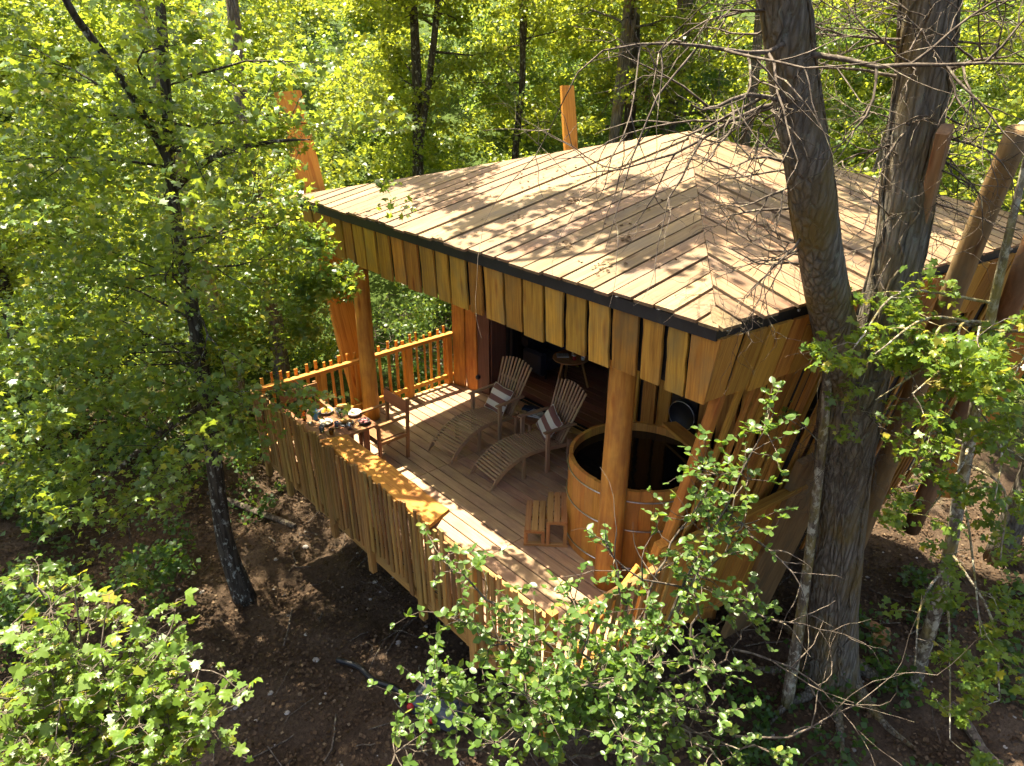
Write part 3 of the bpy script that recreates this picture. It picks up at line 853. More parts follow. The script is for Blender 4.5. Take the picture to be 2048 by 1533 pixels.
# ------------------------------------------------------------------ steamer loungers
def lounger():
    t = empty('steamer_lounger', (0, 0, 0))
    prof = [(0.0, 0.0), (0.10, 0.135), (0.26, 0.265), (0.46, 0.355), (0.66, 0.395), (0.84, 0.40)]
    sp = spline(prof, 5)
    for s in (-1, 1):
        v, f = [], []
        for (y, z) in [tuple(q) for q in sp]:
            for dx in (-.011, .011):
                v += [(s * .265 + dx, y, z), (s * .265 + dx, y + .03, z - .052 if z > .06 else max(0, z - .02))]
        n = len(sp)
        for i in range(n - 1):
            a, b = i * 4, i * 4 + 4
            f += [(a, b, b + 1, a + 1), (a + 2, a + 3, b + 3, b + 2), (a, a + 2, b + 2, b), (a + 1, b + 1, b + 3, a + 3)]
        f += [(0, 1, 3, 2), (n * 4 - 4, n * 4 - 2, n * 4 - 1, n * 4 - 3)]
        obj('footrest_rail', me('footrest_rail', v, f), M_TEAK, t)
        box('leg', (s * .265 - .02, 0.56, 0), (s * .265 + .02, 0.61, 0.35), M_TEAK, t, 'Z')
        box('leg', (s * .31 - .022, 0.94, 0), (s * .31 + .022, 1.0, 0.64), M_TEAK, t, 'Z')
        box('leg', (s * .28 - .02, 1.36, 0), (s * .28 + .02, 1.42, 0.40), M_TEAK, t, 'Z')
        plank('seat_rail', (s * .265, 0.80, .375), (s * .265, 1.44, .30), .02, .055, (0, 0, 1), M_TEAK, t)
        plank('armrest', (s * .31, 0.90, .652), (s * .315, 1.47, .64), .06, .024, (0, 0, 1), M_TEAK, t)
    L = len(sp)
    acc = [0]
    for i in range(1, L): acc.append(acc[-1] + math.dist(sp[i], sp[i - 1]))
    d = 0.17
    while d < acc[-1] - 0.02:
        i = max(j for j in range(L) if acc[j] <= d)
        i = min(i, L - 2)
        u = (d - acc[i]) / (acc[i + 1] - acc[i])
        y, z = sp[i] + (sp[i + 1] - sp[i]) * u
        ty, tz = sp[i + 1] - sp[i]
        plank('slat', (-.275, y, z + .006), (.275, y, z + .006), .027, .014, (0, -tz, ty), M_TEAK, t)
        d += 0.049
    for k in range(10):
        y = 0.875 + k * 0.049
        z = 0.398 - 0.085 * (y - 0.86) / 0.5
        plank('slat', (-.255, y, z), (.255, y, z), .027, .014, (0, .15, 1), M_TEAK, t)
    for k in range(10):
        u = (k - 4.5) / 4.5
        top = 0.93 - 0.07 * u * u
        p0 = Vector((u * .20, 1.30, .30))
        p1 = p0 + Vector((u * .115, .40 * top, .90 * top))
        plank('back_slat', p0, p1, .033, .016, (0, -.9, .4), M_TEAK, t)
    for h in (0.12, 0.62):
        p = Vector((0, 1.30 + .40 * h * .93 + .018, .30 + .90 * h * .93 - .008))
        w = .21 + .11 * h
        plank('back_batten', p - Vector((w, 0, 0)), p + Vector((w, 0, 0)), .045, .02, (0, -.9, .4), M_TEAK, t)
    return t
lg = lounger()
def lay(px, py, ang): return Matrix.Translation((px, py, 0.004)) @ Matrix.Rotation(math.radians(ang), 4, 'Z')
MA, MBb = lay(-7.565, 5.30, 2.5), lay(-6.63, 5.32, -6.5)
lg2 = copy_tree(lg, MBb)
lg.matrix_basis = MA
tag(lg, 'slatted teak steamer lounger farther from the hot tub, nearer the dining table', 'lounger', 'steamer loungers on the deck')
tag(lg2, 'slatted teak steamer lounger closer to the hot tub and step stool', 'lounger', 'steamer loungers on the deck')

# striped cushions
def stripes(name):
    m, nt, b, o = new_mat(name)
    tc = nd(nt, 'ShaderNodeTexCoord')
    sx = nd(nt, 'ShaderNodeSeparateXYZ')
    nt.links.new(tc.outputs['Object'], sx.inputs[0])
    a = nd(nt, 'ShaderNodeMath', operation='MULTIPLY_ADD')
    a.inputs[1].default_value = 5.6
    a.inputs[2].default_value = 0.28
    nt.links.new(sx.outputs['Y'], a.inputs[0])
    fr = nd(nt, 'ShaderNodeMath', operation='FRACT')
    nt.links.new(a.outputs[0], fr.inputs[0])
    c = ramp(nt, fr.outputs[0], [(0.0, (0.24, 0.105, 0.075)), (0.47, (0.24, 0.105, 0.075)), (0.5, (0.74, 0.70, 0.58)), (0.97, (0.74, 0.70, 0.58)), (1.0, (0.24, 0.105, 0.075))]).outputs[0]
    n = noise(nt, mapped(nt, (1, 1, 1)), 160, 2, 0.6)
    c = mix(nt, 0.35, c, ramp(nt, n.outputs[0], [(0.3, (0.6, 0.6, 0.6)), (0.7, (1.15, 1.15, 1.15))]).outputs[0], 'MULTIPLY')
    nt.links.new(c, b.inputs['Base Color'])
    b.inputs['Roughness'].default_value = 0.9
    bump(nt, b, n.outputs[0], 0.3, 0.003)
    return m
M_STRIPE = stripes('striped_cotton')
M_CREAM = plain('cream_piping', (0.70, 0.64, 0.5), 0.85)
def cushion(M, label):
    n = 15
    v, f = [], []
    for s in (1, -1):
        for i in range(n):
            for j in range(n):
                x, y = -1 + 2 * i / (n - 1), -1 + 2 * j / (n - 1)
                e = (1 - x ** 4) * (1 - y ** 4)
                pin = 1 - 0.09 * (1 - abs(x * y)) * (max(abs(x), abs(y)) ** 3)
                z = s * (0.068 * e ** 0.5 + 0.003 * math.sin(9 * x + 5 * y) * e)
                v.append((x * .215 * pin, y * .215 * pin, z))
        b = 0 if s == 1 else n * n
        for i in range(n - 1):
            for j in range(n - 1):
                q = (b + i * n + j, b + (i + 1) * n + j, b + (i + 1) * n + j + 1, b + i * n + j + 1)
                f.append(q if s == 1 else tuple(reversed(q)))
    t = obj('cushion', me('cushion', v, f), M_STRIPE, None, M, True)
    ring = [i * n for i in range(n)] + [(n - 1) * n + j for j in range(1, n)] + [i * n + n - 1 for i in range(n - 2, -1, -1)] + [j for j in range(n - 2, -1, -1)]
    mb = MB()
    mb.tube([M @ Vector(v[k]) for k in ring], 0.006, 5, cap=False)
    mb.build('piping', M_CREAM, t, True, M)
    return tag(t, label, 'cushion', 'striped cushions on the loungers')
tilt = lambda M, x, y, z, rx, rz, spin: M @ Matrix.Translation((x, y, z)) @ Matrix.Rotation(math.radians(rz), 4, 'Z') @ Matrix.Rotation(math.radians(rx), 4, 'X') @ Matrix.Rotation(math.radians(spin), 4, 'Z')
cushion(tilt(MA, -.02, 1.26, .545, 58, 0, -4), 'brown and cream striped cushion on the lounger nearer the dining table')
cushion(tilt(MBb, -.03, 1.255, .55, 60, -8, -20), 'brown and cream striped cushion on the lounger closer to the tub')

# small side table between the loungers with things on it
sd = empty('side_table', (-7.08, 6.72, 0))
tag(sd, 'low brown side table standing between the two loungers', 'table')
for i in range(4):
    plank('table_slat', (-7.28, 6.57 + i * .1, .40), (-6.88, 6.57 + i * .1, .40), .092, .022, (0, 0, 1), M_BROWN, sd)
for x in (-7.24, -6.92):
    for y in (6.57, 6.86):
        plank('leg', (x, y, 0.004), (x, y, .388), .045, .045, (1, 0, 0), M_TEAK, sd)
M_NAVY = plain('navy_cloth', (0.015, 0.018, 0.035), 0.8)
M_PAPER = plain('paper', (0.62, 0.60, 0.56), 0.6)
M_COVER = plain('magazine_cover', (0.16, 0.12, 0.11), 0.35, var=0.6, scale=40)
M_COVER2 = plain('book_cover', (0.35, 0.33, 0.30), 0.4, var=0.5, scale=50)
def book(x, y, z, rz, w, l, h, cm, label, cat='book'):
    M = Matrix.Translation((x, y, z)) @ Matrix.Rotation(rz, 4, 'Z')
    e = obj(cat, plank_mesh(cat, l, w, h, ch=0.1), M_PAPER, None, M @ Matrix.Translation((-l / 2, 0, h / 2)))
    for s in (-1, 1):
        obj('cover', plank_mesh('cover', l + .006, w + .006, .004, ch=0.1), cm, e, M @ Matrix.Translation((-l / 2 - .003, 0, h / 2 + s * (h / 2 + .0021))))
    return tag(e, label, cat)
book(-7.03, 6.80, .4152, 0.4, .17, .23, .022, M_COVER, 'dark covered book lying under another book on the side table')
book(-7.03, 6.80, .4462, 0.15, .15, .22, .014, M_COVER2, 'grey covered book on top of the pair on the side table')
tag(obj('folded_cloth', plank_mesh('folded_cloth', .26, .16, .05, wob=.008, seg=5, ch=.35), M_NAVY, None, Matrix.Translation((-7.33, 6.80, .4361)) @ Matrix.Rotation(0.5, 4, 'Z')), 'dark navy folded cloth on the side table by the striped cushion', 'cloth')
M_WICK = plain('wicker', (0.36, 0.22, 0.08), 0.7, bumpy=1.0, scale=120)
tag(lathe('wicker_cup', [(0.0, 0), (.045, 0), (.055, .04), (.052, .085), (.056, .10), (.046, .10), (.044, .02), (0, .02)], (-7.12, 6.60, .4112), M_WICK, None, 16), 'small woven wicker cup on the side table', 'cup')

# ------------------------------------------------------------------ dining set
dt = empty('dining_table', (-8.31, 4.06, 0))
tag(dt, 'square dark wood dining table laid with breakfast in the deck corner', 'table')
for i in range(5):
    y = 3.63 + i * .174
    box('top_board', (-8.745, y + .001, .70), (-7.87, y + .173, .732), M_BROWN, dt, ch=.12)
for x in (-8.52, -8.06):
    for y in (3.78, 4.40):
        plank('leg', (x, y, 0.004), (x, y, .70), .06, .06, (1, 0, 0), M_BROWN, dt, taper=1.7)
box('apron', (-8.55, 3.76, .62), (-8.03, 3.80, .699), M_BROWN, dt)
box('apron', (-8.55, 4.38, .62), (-8.03, 4.42, .699), M_BROWN, dt)
def dining_chair():
    t = empty('dining_chair', (0, 0, 0))
    for s in (-1, 1):
        box('leg', (s * .27 - .022, -.25, 0), (s * .27 + .022, -.205, .67), M_BROWN, t, 'Z')
        plank('leg', (s * .27, .235, 0), (s * .27, .285, .95), .045, .045, (1, 0, 0), M_BROWN, t)
        box('armrest', (s * .27 - .028, -.28, .671), (s * .27 + .028, .235, .695), M_BROWN, t, 'Y')
        box('side_rail', (s * .27 - .015, -.205, .36), (s * .27 + .015, .23, .41), M_BROWN, t, 'Y')
    for y in (-.235, .225):
        box('cross_rail', (-.248, y, .355), (.248, y + .03, .405), M_BROWN, t)
    box('seat', (-.245, -.23, .412), (.245, .215, .436), M_BROWN, t)
    plank('backrest', (-.295, .245, .84), (.295, .245, .84), .19, .022, (0, -1, .06), M_BROWN, t)
    return t
dc = dining_chair()
dc2 = copy_tree(dc, Matrix.Translation((-9.06, 4.02, 0.004)) @ Matrix.Rotation(math.radians(88), 4, 'Z'))
dc.matrix_basis = Matrix.Translation((-8.155, 4.735, 0.004))
tag(dc, 'brown wooden armchair at the table, its back to the log post', 'chair', 'dining chairs')
tag(dc2, 'brown wooden armchair at the table, its back to the side railing', 'chair', 'dining chairs')
ZT = 0.7335
M_STONE = plain('stoneware', (0.42, 0.38, 0.32), 0.5)
M_WHITE = plain('white_glaze', (0.78, 0.75, 0.68), 0.35)
M_DISH = plain('dark_glaze', (0.05, 0.045, 0.045), 0.4)
M_EGG = plain('egg_yellow', (0.75, 0.42, 0.04), 0.6, var=0.2, scale=60, bumpy=.6)
M_CREAMF = plain('creamy_food', (0.70, 0.60, 0.40), 0.6, var=0.2, scale=60, bumpy=.6)
M_FRUIT = plain('fruit', (0.60, 0.22, 0.20), 0.5, var=0.5, scale=70, bumpy=.6)
M_BREAD = plain('bread_crust', (0.48, 0.24, 0.05), 0.65, var=0.35, scale=40, bumpy=.8)
def bowl(x, y, r, h, m, fm, label, food):
    b = lathe('bowl', [(0.0, 0), (r * .55, 0), (r * .9, h * .6), (r, h), (r * .93, h), (r * .82, h * .62), (r * .5, h * .25), (0, h * .22)], (x, y, ZT), m, None, 24)
    tag(b, label, 'bowl', 'bowls on the dining table')
    n = 14
    mb = MB()
    for k in range(n):
        a, q = R.uniform(0, 6.28), r * .62 * math.sqrt(R.random())
        c = Vector((x + q * math.cos(a), y + q * math.sin(a), ZT + h * .72))
        s = r * R.uniform(.14, .26)
        mb.tube([c - Vector((0, 0, s)), c - Vector((0, 0, s * .6)), c, c + Vector((0, 0, s * .5)), c + Vector((0, 0, s * .8))], [s * .3, s * .85, s, s * .75, s * .25], 8)
    mb.build(food, fm, b, True, Matrix.Translation((x, y, ZT)))
bowl(-8.66, 4.12, .105, .045, M_STONE, M_EGG, 'grey stoneware bowl of yellow fruit nearest the side railing', 'fruit_pieces')
bowl(-8.33, 4.39, .105, .055, M_WHITE, M_CREAMF, 'white bowl of pale porridge nearest the log post', 'porridge_lumps')
bowl(-8.36, 3.95, .10, .04, M_STONE, M_CREAMF, 'grey stoneware bowl of pastry in the middle of the table', 'pastry_pieces')
bowl(-8.02, 4.37, .09, .045, M_DISH, M_FRUIT, 'dark bowl of pink fruit salad at the table corner', 'fruit_pieces')
def loaf(x, y, rz, L, r, label):
    pl = lathe('plate', [(0, 0), (L * .45, 0), (L * .62, .012), (L * .62, .018), (L * .4, .008), (0, .008)], (x, y, ZT), M_DISH, None, 24)
    tag(pl, 'dark plate under the ' + label, 'plate', 'plates on the dining table')
    mb = MB()
    d = Vector((math.cos(rz), math.sin(rz), 0))
    c = Vector((x, y, ZT + .02 + r * .72))
    mb.tube([c + d * (L * t) + Vector((0, 0, .004 * math.sin(9 * t))) for t in (-.5, -.46, -.38, -.2, 0, .2, .38, .46, .5)], [r * .15, r * .5, r * .8, r, r * 1.03, r, r * .8, r * .5, r * .15], 12, .04)
    tag(mb.build('bread_loaf', M_BREAD, None, True, Matrix.Translation((x, y, ZT))), label, 'bread', 'bread on the dining table')
loaf(-8.60, 4.36, 0.9, .19, .04, 'golden bread loaf behind the bowls on the table')
loaf(-8.17, 4.17, 0.8, .17, .033, 'crusty brown roll between the mug and the juice')
def glass_mat(name, c, rough=.05):
    m, nt, b, o = new_mat(name)
    b.inputs['Base Color'].default_value = (*c, 1)
    b.inputs['Transmission Weight'].default_value = 0.85
    b.inputs['Roughness'].default_value = rough
    b.inputs['IOR'].default_value = 1.3
    return m
M_GLASS = glass_mat('clear_glass', (.92, .95, .95))
M_JUICE = plain('orange_juice', (0.60, 0.22, 0.02), 0.3)
M_AMBER = glass_mat('amber_glass', (.55, .2, .04))
def tumbler(x, y, r, h, m, fill, label, cat='glass'):
    g = lathe('tumbler', [(0, 0), (r * .8, 0), (r, h), (r * .93, h), (r * .75, .008), (0, .008)], (x, y, ZT), m, None, 16)
    tag(g, label, cat, 'glasses on the dining table')
    if fill: lathe('juice', [(0, .01), (r * .73, .01), (r * .87, h * .78), (0, h * .78)], (x, y, ZT), fill, g, 16)
tumbler(-8.43, 4.20, .034, .12, M_GLASS, M_JUICE, 'tall glass of orange juice in the middle of the table')
tumbler(-8.62, 3.99, .034, .10, M_GLASS, M_JUICE, 'glass of orange juice by the fruit bowl')
tumbler(-8.03, 3.86, .036, .085, M_AMBER, None, 'amber glass at the free edge of the table')
tumbler(-8.19, 3.80, .036, .08, M_GLASS, None, 'empty clear glass near the paling fence')
tumbler(-8.17, 4.02, .034, .085, M_GLASS, None, 'empty clear glass between the bowl and the metal mug')
mg = lathe('mug', [(0, 0), (.034, 0), (.037, .08), (.033, .08), (.031, .01), (0, .01)], (-8.02, 4.13, ZT), M_STEEL, None, 16)
tag(mg, 'small metal mug near the dark fruit bowl', 'mug')
mb = MB(); mb.tube([(-8.02 + .036 + .02 * math.sin(t * .52), 4.13 + .012, ZT + .018 + t * .0075) for t in range(7)], .004, 6); mb.build('handle', M_STEEL, mg)
bt = lathe('water_bottle', [(0, 0), (.042, 0), (.045, .02), (.042, .05), (.045, .08), (.042, .11), (.04, .13), (.018, .19), (.016, .21), (0, .21)], (-8.56, 3.80, ZT), M_GLASS, None, 18)
tag(bt, 'clear water bottle with a dark cap by the paling fence', 'bottle')
lathe('cap', [(0, .211), (.019, .211), (.019, .235), (0, .235)], (-8.56, 3.80, ZT), M_BMETAL, bt, 14)
jg = lathe('amber_bottle', [(0, 0), (.03, 0), (.031, .09), (.014, .13), (.014, .16), (0, .16)], (-8.66, 3.78, ZT), M_AMBER, None, 14)
tag(jg, 'small amber bottle beside the water bottle', 'bottle')
M_BLUE = plain('blue_carton', (0.10, 0.30, 0.42), 0.4)
cr = obj('milk_carton', plank_mesh('milk_carton', .14, .055, .055, ch=.05), M_BLUE, None, mat4(Vector((0, 0, 1)), Vector((.6, .8, 0)), Vector((-.8, .6, 0)), (-8.58, 3.91, ZT)))
tag(cr, 'pale blue carton standing behind the water bottle', 'carton')
obj('spout_fold', plank_mesh('spout_fold', .03, .055, .006, ch=.1), M_BLUE, cr, mat4(Vector((0, 0, 1)), Vector((.6, .8, 0)), Vector((-.8, .6, 0)), (-8.58, 3.91, ZT + .139)))

# ------------------------------------------------------------------ things in the room
rt = empty('round_table', (-8.09, 8.66, 0))
tag(rt, 'small round three legged wooden table inside the open doorway', 'table')
lathe('table_top', [(0, .51), (.30, .51), (.33, .525), (.33, .545), (0, .545)], (-8.09, 8.66, 0), M_STEP, rt, 28, False)
for k in range(3):
    a = 0.5 + k * 2.094
    plank('leg', (-8.09 + .34 * math.cos(a), 8.66 + .34 * math.sin(a), 0.0), (-8.09 + .2 * math.cos(a), 8.66 + .2 * math.sin(a), .515), .035, .035, (math.cos(a), math.sin(a), 0), M_STEP, rt, taper=1.3)
cn = lathe('candle', [(0, 0), (.022, 0), (.022, .15), (.004, .155), (0, .155)], (-8.12, 8.74, .546), M_WHITE, None, 14)
tag(cn, 'white pillar candle on the round table in the doorway', 'candle')
book(-8.22, 8.58, .5462, 0.9, .15, .21, .02, M_COVER2, 'pale book lying on the round table in the doorway')
M_REDJ = plain('red_jam', (0.42, 0.03, 0.02), 0.25)
jr = lathe('jam_jar', [(0, 0), (.035, 0), (.035, .06), (.028, .07), (0, .07)], (-7.97, 8.62, .546), M_REDJ, None, 14)
tag(jr, 'small red jar on the round table in the doorway', 'jar')
lathe('lid', [(0, .071), (.031, .071), (.031, .085), (0, .085)], (-7.97, 8.62, .546), M_WHITE, jr, 14)
cu = lathe('white_cup', [(0, 0), (.03, 0), (.04, .06), (.036, .06), (.028, .01), (0, .01)], (-7.85, 8.72, .546), M_WHITE, None, 14)
tag(cu, 'white cup at the edge of the round table in the doorway', 'cup')
pf = empty('armchair', (-8.75, 8.7, 0))
tag(pf, 'black upholstered armchair in the shade of the doorway', 'armchair')
for nm, lo, hi in (('seat', (-9.05, 8.45, .18), (-8.5, 8.95, .40)), ('backrest', (-9.15, 8.42, .405), (-8.98, 8.98, .85)), ('armrest', (-8.97, 8.30, .12), (-8.5, 8.445, .56)), ('armrest', (-8.97, 8.955, .12), (-8.5, 9.10, .56))):
    box(nm, lo, hi, M_NAVY, pf, 'X', ch=.3)
for x, y in ((-9.0, 8.5), (-8.56, 8.5), (-9.0, 8.9), (-8.56, 8.9)):
    plank('leg', (x, y, 0), (x, y, .175), .03, .03, (1, 0, 0), M_BMETAL, pf)
bn = empty('bench', (-9.0, 10.2, 0))
tag(bn, 'dark low bench against the back of the room', 'bench')
box('seat', (-9.25, 9.6, .36), (-8.1, 10.4, .44), M_DARKWOOD, bn, ch=.15)
for x, y in ((-9.2, 9.65), (-8.16, 9.65), (-9.2, 10.34), (-8.16, 10.34)):
    plank('leg', (x, y, 0), (x, y, .36), .06, .06, (1, 0, 0), M_DARKWOOD, bn)

# ------------------------------------------------------------------ tank and hose under the deck
M_TANK = plain('grey_plastic', (0.06, 0.068, 0.075), 0.5)
M_RUB = plain('black_rubber', (0.012, 0.012, 0.012), 0.5)
M_RED = plain('red_plastic', (0.45, 0.02, 0.015), 0.4)
tx, ty = -5.22, 3.42
tz = float(gz(tx, ty))
tk = obj('water_tank', plank_mesh('water_tank', .62, .42, .32, ch=.22, seg=5, wob=.004), M_TANK, None, Matrix.Translation((tx - .31, ty, tz + .14)) @ Matrix.Rotation(.35, 4, 'Z'))
obj('lid', plank_mesh('lid', .5, .32, .04, ch=.3), M_TANK, tk, Matrix.Translation((tx - .25, ty + .02, tz + .32)) @ Matrix.Rotation(.35, 4, 'Z'))
tag(tk, 'dark grey plastic tank on the ground below the deck edge', 'tank')
for ax, ay in ((-.2, -.2), (.12, -.12)):
    lathe('valve', [(0, 0), (.035, 0), (.045, .03), (.045, .06), (.02, .08), (0, .08)], (tx + ax, ty + ay, tz + .16), M_RED, tk, 10)
hp = [(-6.75, 2.95), (-6.45, 3.1), (-6.1, 3.12), (-5.8, 3.24), (-5.57, 3.27)]
mb = MB(); mb.tube(spline([(a, b, float(gz(a, b)) + .07) for a, b in hp], 6), .035, 8)
tag(mb.build('hose', M_RUB), 'black ribbed hose lying on the soil leading to the tank', 'hose')
# split logs and a fallen trunk on the ground
def ground_log(p, q, r, label, mat, cat='log'):
    a, b = Vector((*p, float(gz(*p)) + r * .8)), Vector((*q, float(gz(*q)) + r * .8))
    mb = MB()
    pp = [a.lerp(b, t) + Vector((R.uniform(-.3, .3) * r, R.uniform(-.3, .3) * r, 0)) for t in (0, .25, .5, .75, 1)]
    mb.tube(pp, [r * R.uniform(.85, 1.1) for _ in pp], 9, .1)
    return tag(mb.build('log', mat, None, False), label, cat)
ground_log((-2.35, 8.5), (-2.0, 8.55), .07, 'pale split log on the dark soil behind the forked tree', M_STEP)
ground_log((-2.1, 8.3), (-1.95, 8.35), .08, 'short pale log end lying against the split log', M_STEP)
ground_log((-1.0, 7.9), (-0.1, 7.3), .06, 'fallen weathered trunk in the lower corner by the lichen sapling', B_TWIG)
ground_log((-11.6, 3.1), (-9.9, 3.9), .05, 'grey fallen branch on the bank below the railing corner', B_TWIG, 'branch')
# ------------------------------------------------------------------ trees
def twigs_from(mb, p, d, L, r, depth, tips, curl=0.35, droop=0.0, sides=4, seg=5, split=2):
    """A wandering branch with side shoots; the ends are collected in tips."""
    pts, rad = [Vector(p)], [r]
    d = Vector(d).normalized()
    for i in range(seg):
        d = (d + Vector((R.gauss(0, curl), R.gauss(0, curl), R.gauss(0, curl) - droop)) * (1.0 / seg ** 0.5)).normalized()
        pts.append(pts[-1] + d * (L / seg))
        rad.append(r * (1 - 0.75 * (i + 1) / seg))
        if depth > 0 and i >= 1 and R.random() < 0.8:
            for _ in range(split if i == seg - 1 else 1):
                side = d.cross(Vector((R.gauss(0, 1), R.gauss(0, 1), R.gauss(0, 1)))).normalized()
                twigs_from(mb, pts[-1], d * 0.75 + side * 0.8, L * R.uniform(0.4, 0.65), rad[-1] * 0.75 + 0.001, depth - 1, tips, curl, droop, max(3, sides - 1), max(3, seg - 1), split)
    mb.tube(pts, rad, sides, cap=False)
    tips.append(pts[-1])
    tips.append(pts[-2])
    return pts

def trunk_tree(name, paths, mat, label, cat='tree', base=None):
    """paths: list of (points, radii); the first is the trunk. Returns the root and the mesh builder."""
    b = base or paths[0][0][0]
    root = empty(name, b)
    tag(root, label, cat)
    mb = MB()
    for pts, rad in paths:
        sp = spline([(*p, r) for p, r in zip(pts, rad)], 5)
        mb.tube([q[:3] for q in sp], [max(.002, q[3]) for q in sp], 16 if max(rad) > .12 else 8, 0.018)
    return root, mb

# --- the slender maple left of the deck, whose crown hangs over the corner
paths = [([(-8.84, 2.56, -2.0), (-8.93, 2.47, -0.86), (-8.88, 2.53, 0.63), (-8.84, 2.57, 1.53), (-8.81, 2.60, 2.62), (-8.79, 2.62, 4.04), (-8.71, 2.72, 5.03), (-8.61, 2.82, 6.2), (-8.7, 3.0, 8.5), (-8.9, 3.3, 11.0)], [.17, .12, .105, .095, .08, .062, .055, .05, .04, .02]),
         ([(-8.76, 2.66, 4.30), (-8.76, 2.51, 4.75), (-8.71, 2.27, 5.33), (-8.63, 2.05, 5.69), (-8.51, 1.89, 6.02), (-8.6, 1.5, 7.5), (-8.9, 1.0, 9.5)], [.05, .045, .042, .04, .035, .03, .015]),
         ([(-8.78, 2.64, 4.06), (-8.38, 2.78, 4.32), (-7.94, 2.98, 4.53), (-7.40, 3.28, 4.66), (-7.0, 3.5, 4.7)], [.045, .04, .032, .02, .005]),
         ([(-8.79, 2.62, 1.39), (-8.93, 2.02, 1.10), (-9.08, 1.25, 0.60), (-8.91, 0.54, 0.35)], [.04, .035, .03, .015]),
         ([(-8.7, 3.0, 7.5), (-8.0, 3.9, 8.6), (-7.0, 5.0, 9.6), (-6.3, 6.0, 10.2)], [.06, .05, .04, .02]),
         ([(-8.7, 3.0, 8.0), (-10.0, 2.6, 9.0), (-11.6, 2.0, 10.0), (-13, 1.6, 10.6)], [.06, .05, .04, .02])]
mt_root, mt = trunk_tree('maple_tree', paths, B_SMOOTH, 'slender maple with lichen spotted trunk standing by the deck corner')
tips = []
for _ in range(34):
    z = R.uniform(1.0, 5.6)
    k = (z + 2) / 8.2
    a = R.uniform(0, 6.283)
    twigs_from(mt, (-8.82, 2.6, z), (math.cos(a), math.sin(a) if z > 3 else -abs(math.sin(a)), R.uniform(-.1, .5)), R.uniform(1.0, 2.1), .018, 1, tips, .3, .03)
mt.build('trunk', B_SMOOTH, mt_root, True, Matrix.Translation((-8.84, 2.56, -2.0)))
vis = [((-8.9, 2.0, 3.9), (1.9, 1.5, 1.7), 150), ((-8.6, 1.0, 2.2), (1.5, 1.2, 1.3), 70), ((-8.6, 2.9, 5.2), (1.6, 1.3, 1.0), 80),
       ((-8.75, 3.05, 2.25), (0.8, 0.5, 0.6), 46), ((-8.2, 3.85, 2.7), (.45, .3, .42), 26), ((-8.85, 2.95, 1.6), (.25, .2, .15), 4), ((-7.9, 4.08, 2.95), (.22, .15, .28), 14), ((-8.15, 3.95, 3.35), (.35, .2, .2), 14), ((-8.35, 3.75, 2.2), (.3, .2, .2), 14), ((-7.6, 3.3, 4.7), (.6, .4, .3), 10),
       ((-9.4, 0.6, 1.2), (1.3, 1.0, 1.2), 60), ((-8.0, 0.2, 4.6), (1.3, 1.2, 1.3), 55), ((-8.9, 3.6, 2.9), (.75, .5, .55), 30)]
tips = [t for t in tips if not (t.y > 3.2 and t.z < 3.2)]
cl = np.concatenate([shell(c, r, n, .25, -1) for c, r, n in vis] + [np.array([tuple(t) for t in tips])])
pts = puff(cl, 26, NR.uniform(.16, .36, len(cl)), .5)
leaves('crown', pts, 0.085, T_STAR, L_MAPLE, mt_root, 1.0, .65)
# the part of the crown above the picture: it throws the dappled shade
hi = np.concatenate([shell((-7.2, 6.0, 10.2), (2.0, 1.5, 1.1), 56, .2, -1), shell((-10.4, 5.8, 9.8), (1.2, .8, .5), 13, .2, -1), shell((-9.0, 5.2, 9.8), (1.0, .6, .5), 10, .2, -1), shell((-10.4, 1.9, 10.4), (3.2, 1.5, 1.3), 60, .2, -1), shell((-8.7, 3.9, 9.6), (2.4, .5, .9), 7, .2, -1), shell((-6.5, 7.4, 10.4), (1.2, 1.0, .8), 12, .2, -1)])
leaves('crown', puff(hi, 60, NR.uniform(.22, .5, len(hi)), .5), 0.12, T_KITE, L_MAPLE, mt_root, 1.0, .6, aspect=1.6)

# --- the big forked tree beside the right eave, hung with dead twigs
paths = [([(-2.17, 7.32, -1.75), (-2.2, 7.25, -1.35), (-2.27, 7.02, -0.3), (-2.355, 6.74, 1.27), (-2.37, 6.50, 2.24), (-2.36, 6.36, 2.88)], [.46, .34, .285, .27, .28, .275]),
         ([(-2.38, 6.34, 2.75), (-2.44, 5.85, 3.45), (-2.45, 5.37, 4.14), (-2.48, 5.0, 4.8), (-2.55, 4.75, 5.33), (-2.6, 4.55, 5.82), (-2.67, 4.37, 6.3), (-2.8, 4.2, 8.0), (-2.9, 4.1, 10.5)], [.21, .18, .165, .155, .15, .145, .14, .11, .06]),
         ([(-2.32, 6.42, 2.7), (-2.26, 6.45, 3.36), (-2.25, 6.44, 4.0), (-2.3, 6.40, 4.70), (-2.35, 6.35, 5.37), (-2.4, 6.28, 5.88), (-2.48, 6.2, 6.5), (-2.5, 6.1, 8.5), (-2.5, 6.0, 11)], [.22, .205, .20, .195, .19, .185, .18, .14, .07]),
         ([(-2.48, 6.2, 6.6), (-3.4, 7.4, 8.4), (-4.6, 8.9, 9.8), (-5.6, 9.8, 10.6)], [.09, .08, .06, .03])]
bt_root, bt_mb = trunk_tree('forked_tree', paths, B_OLD, 'large forked old tree with furrowed bark beside the right eave')
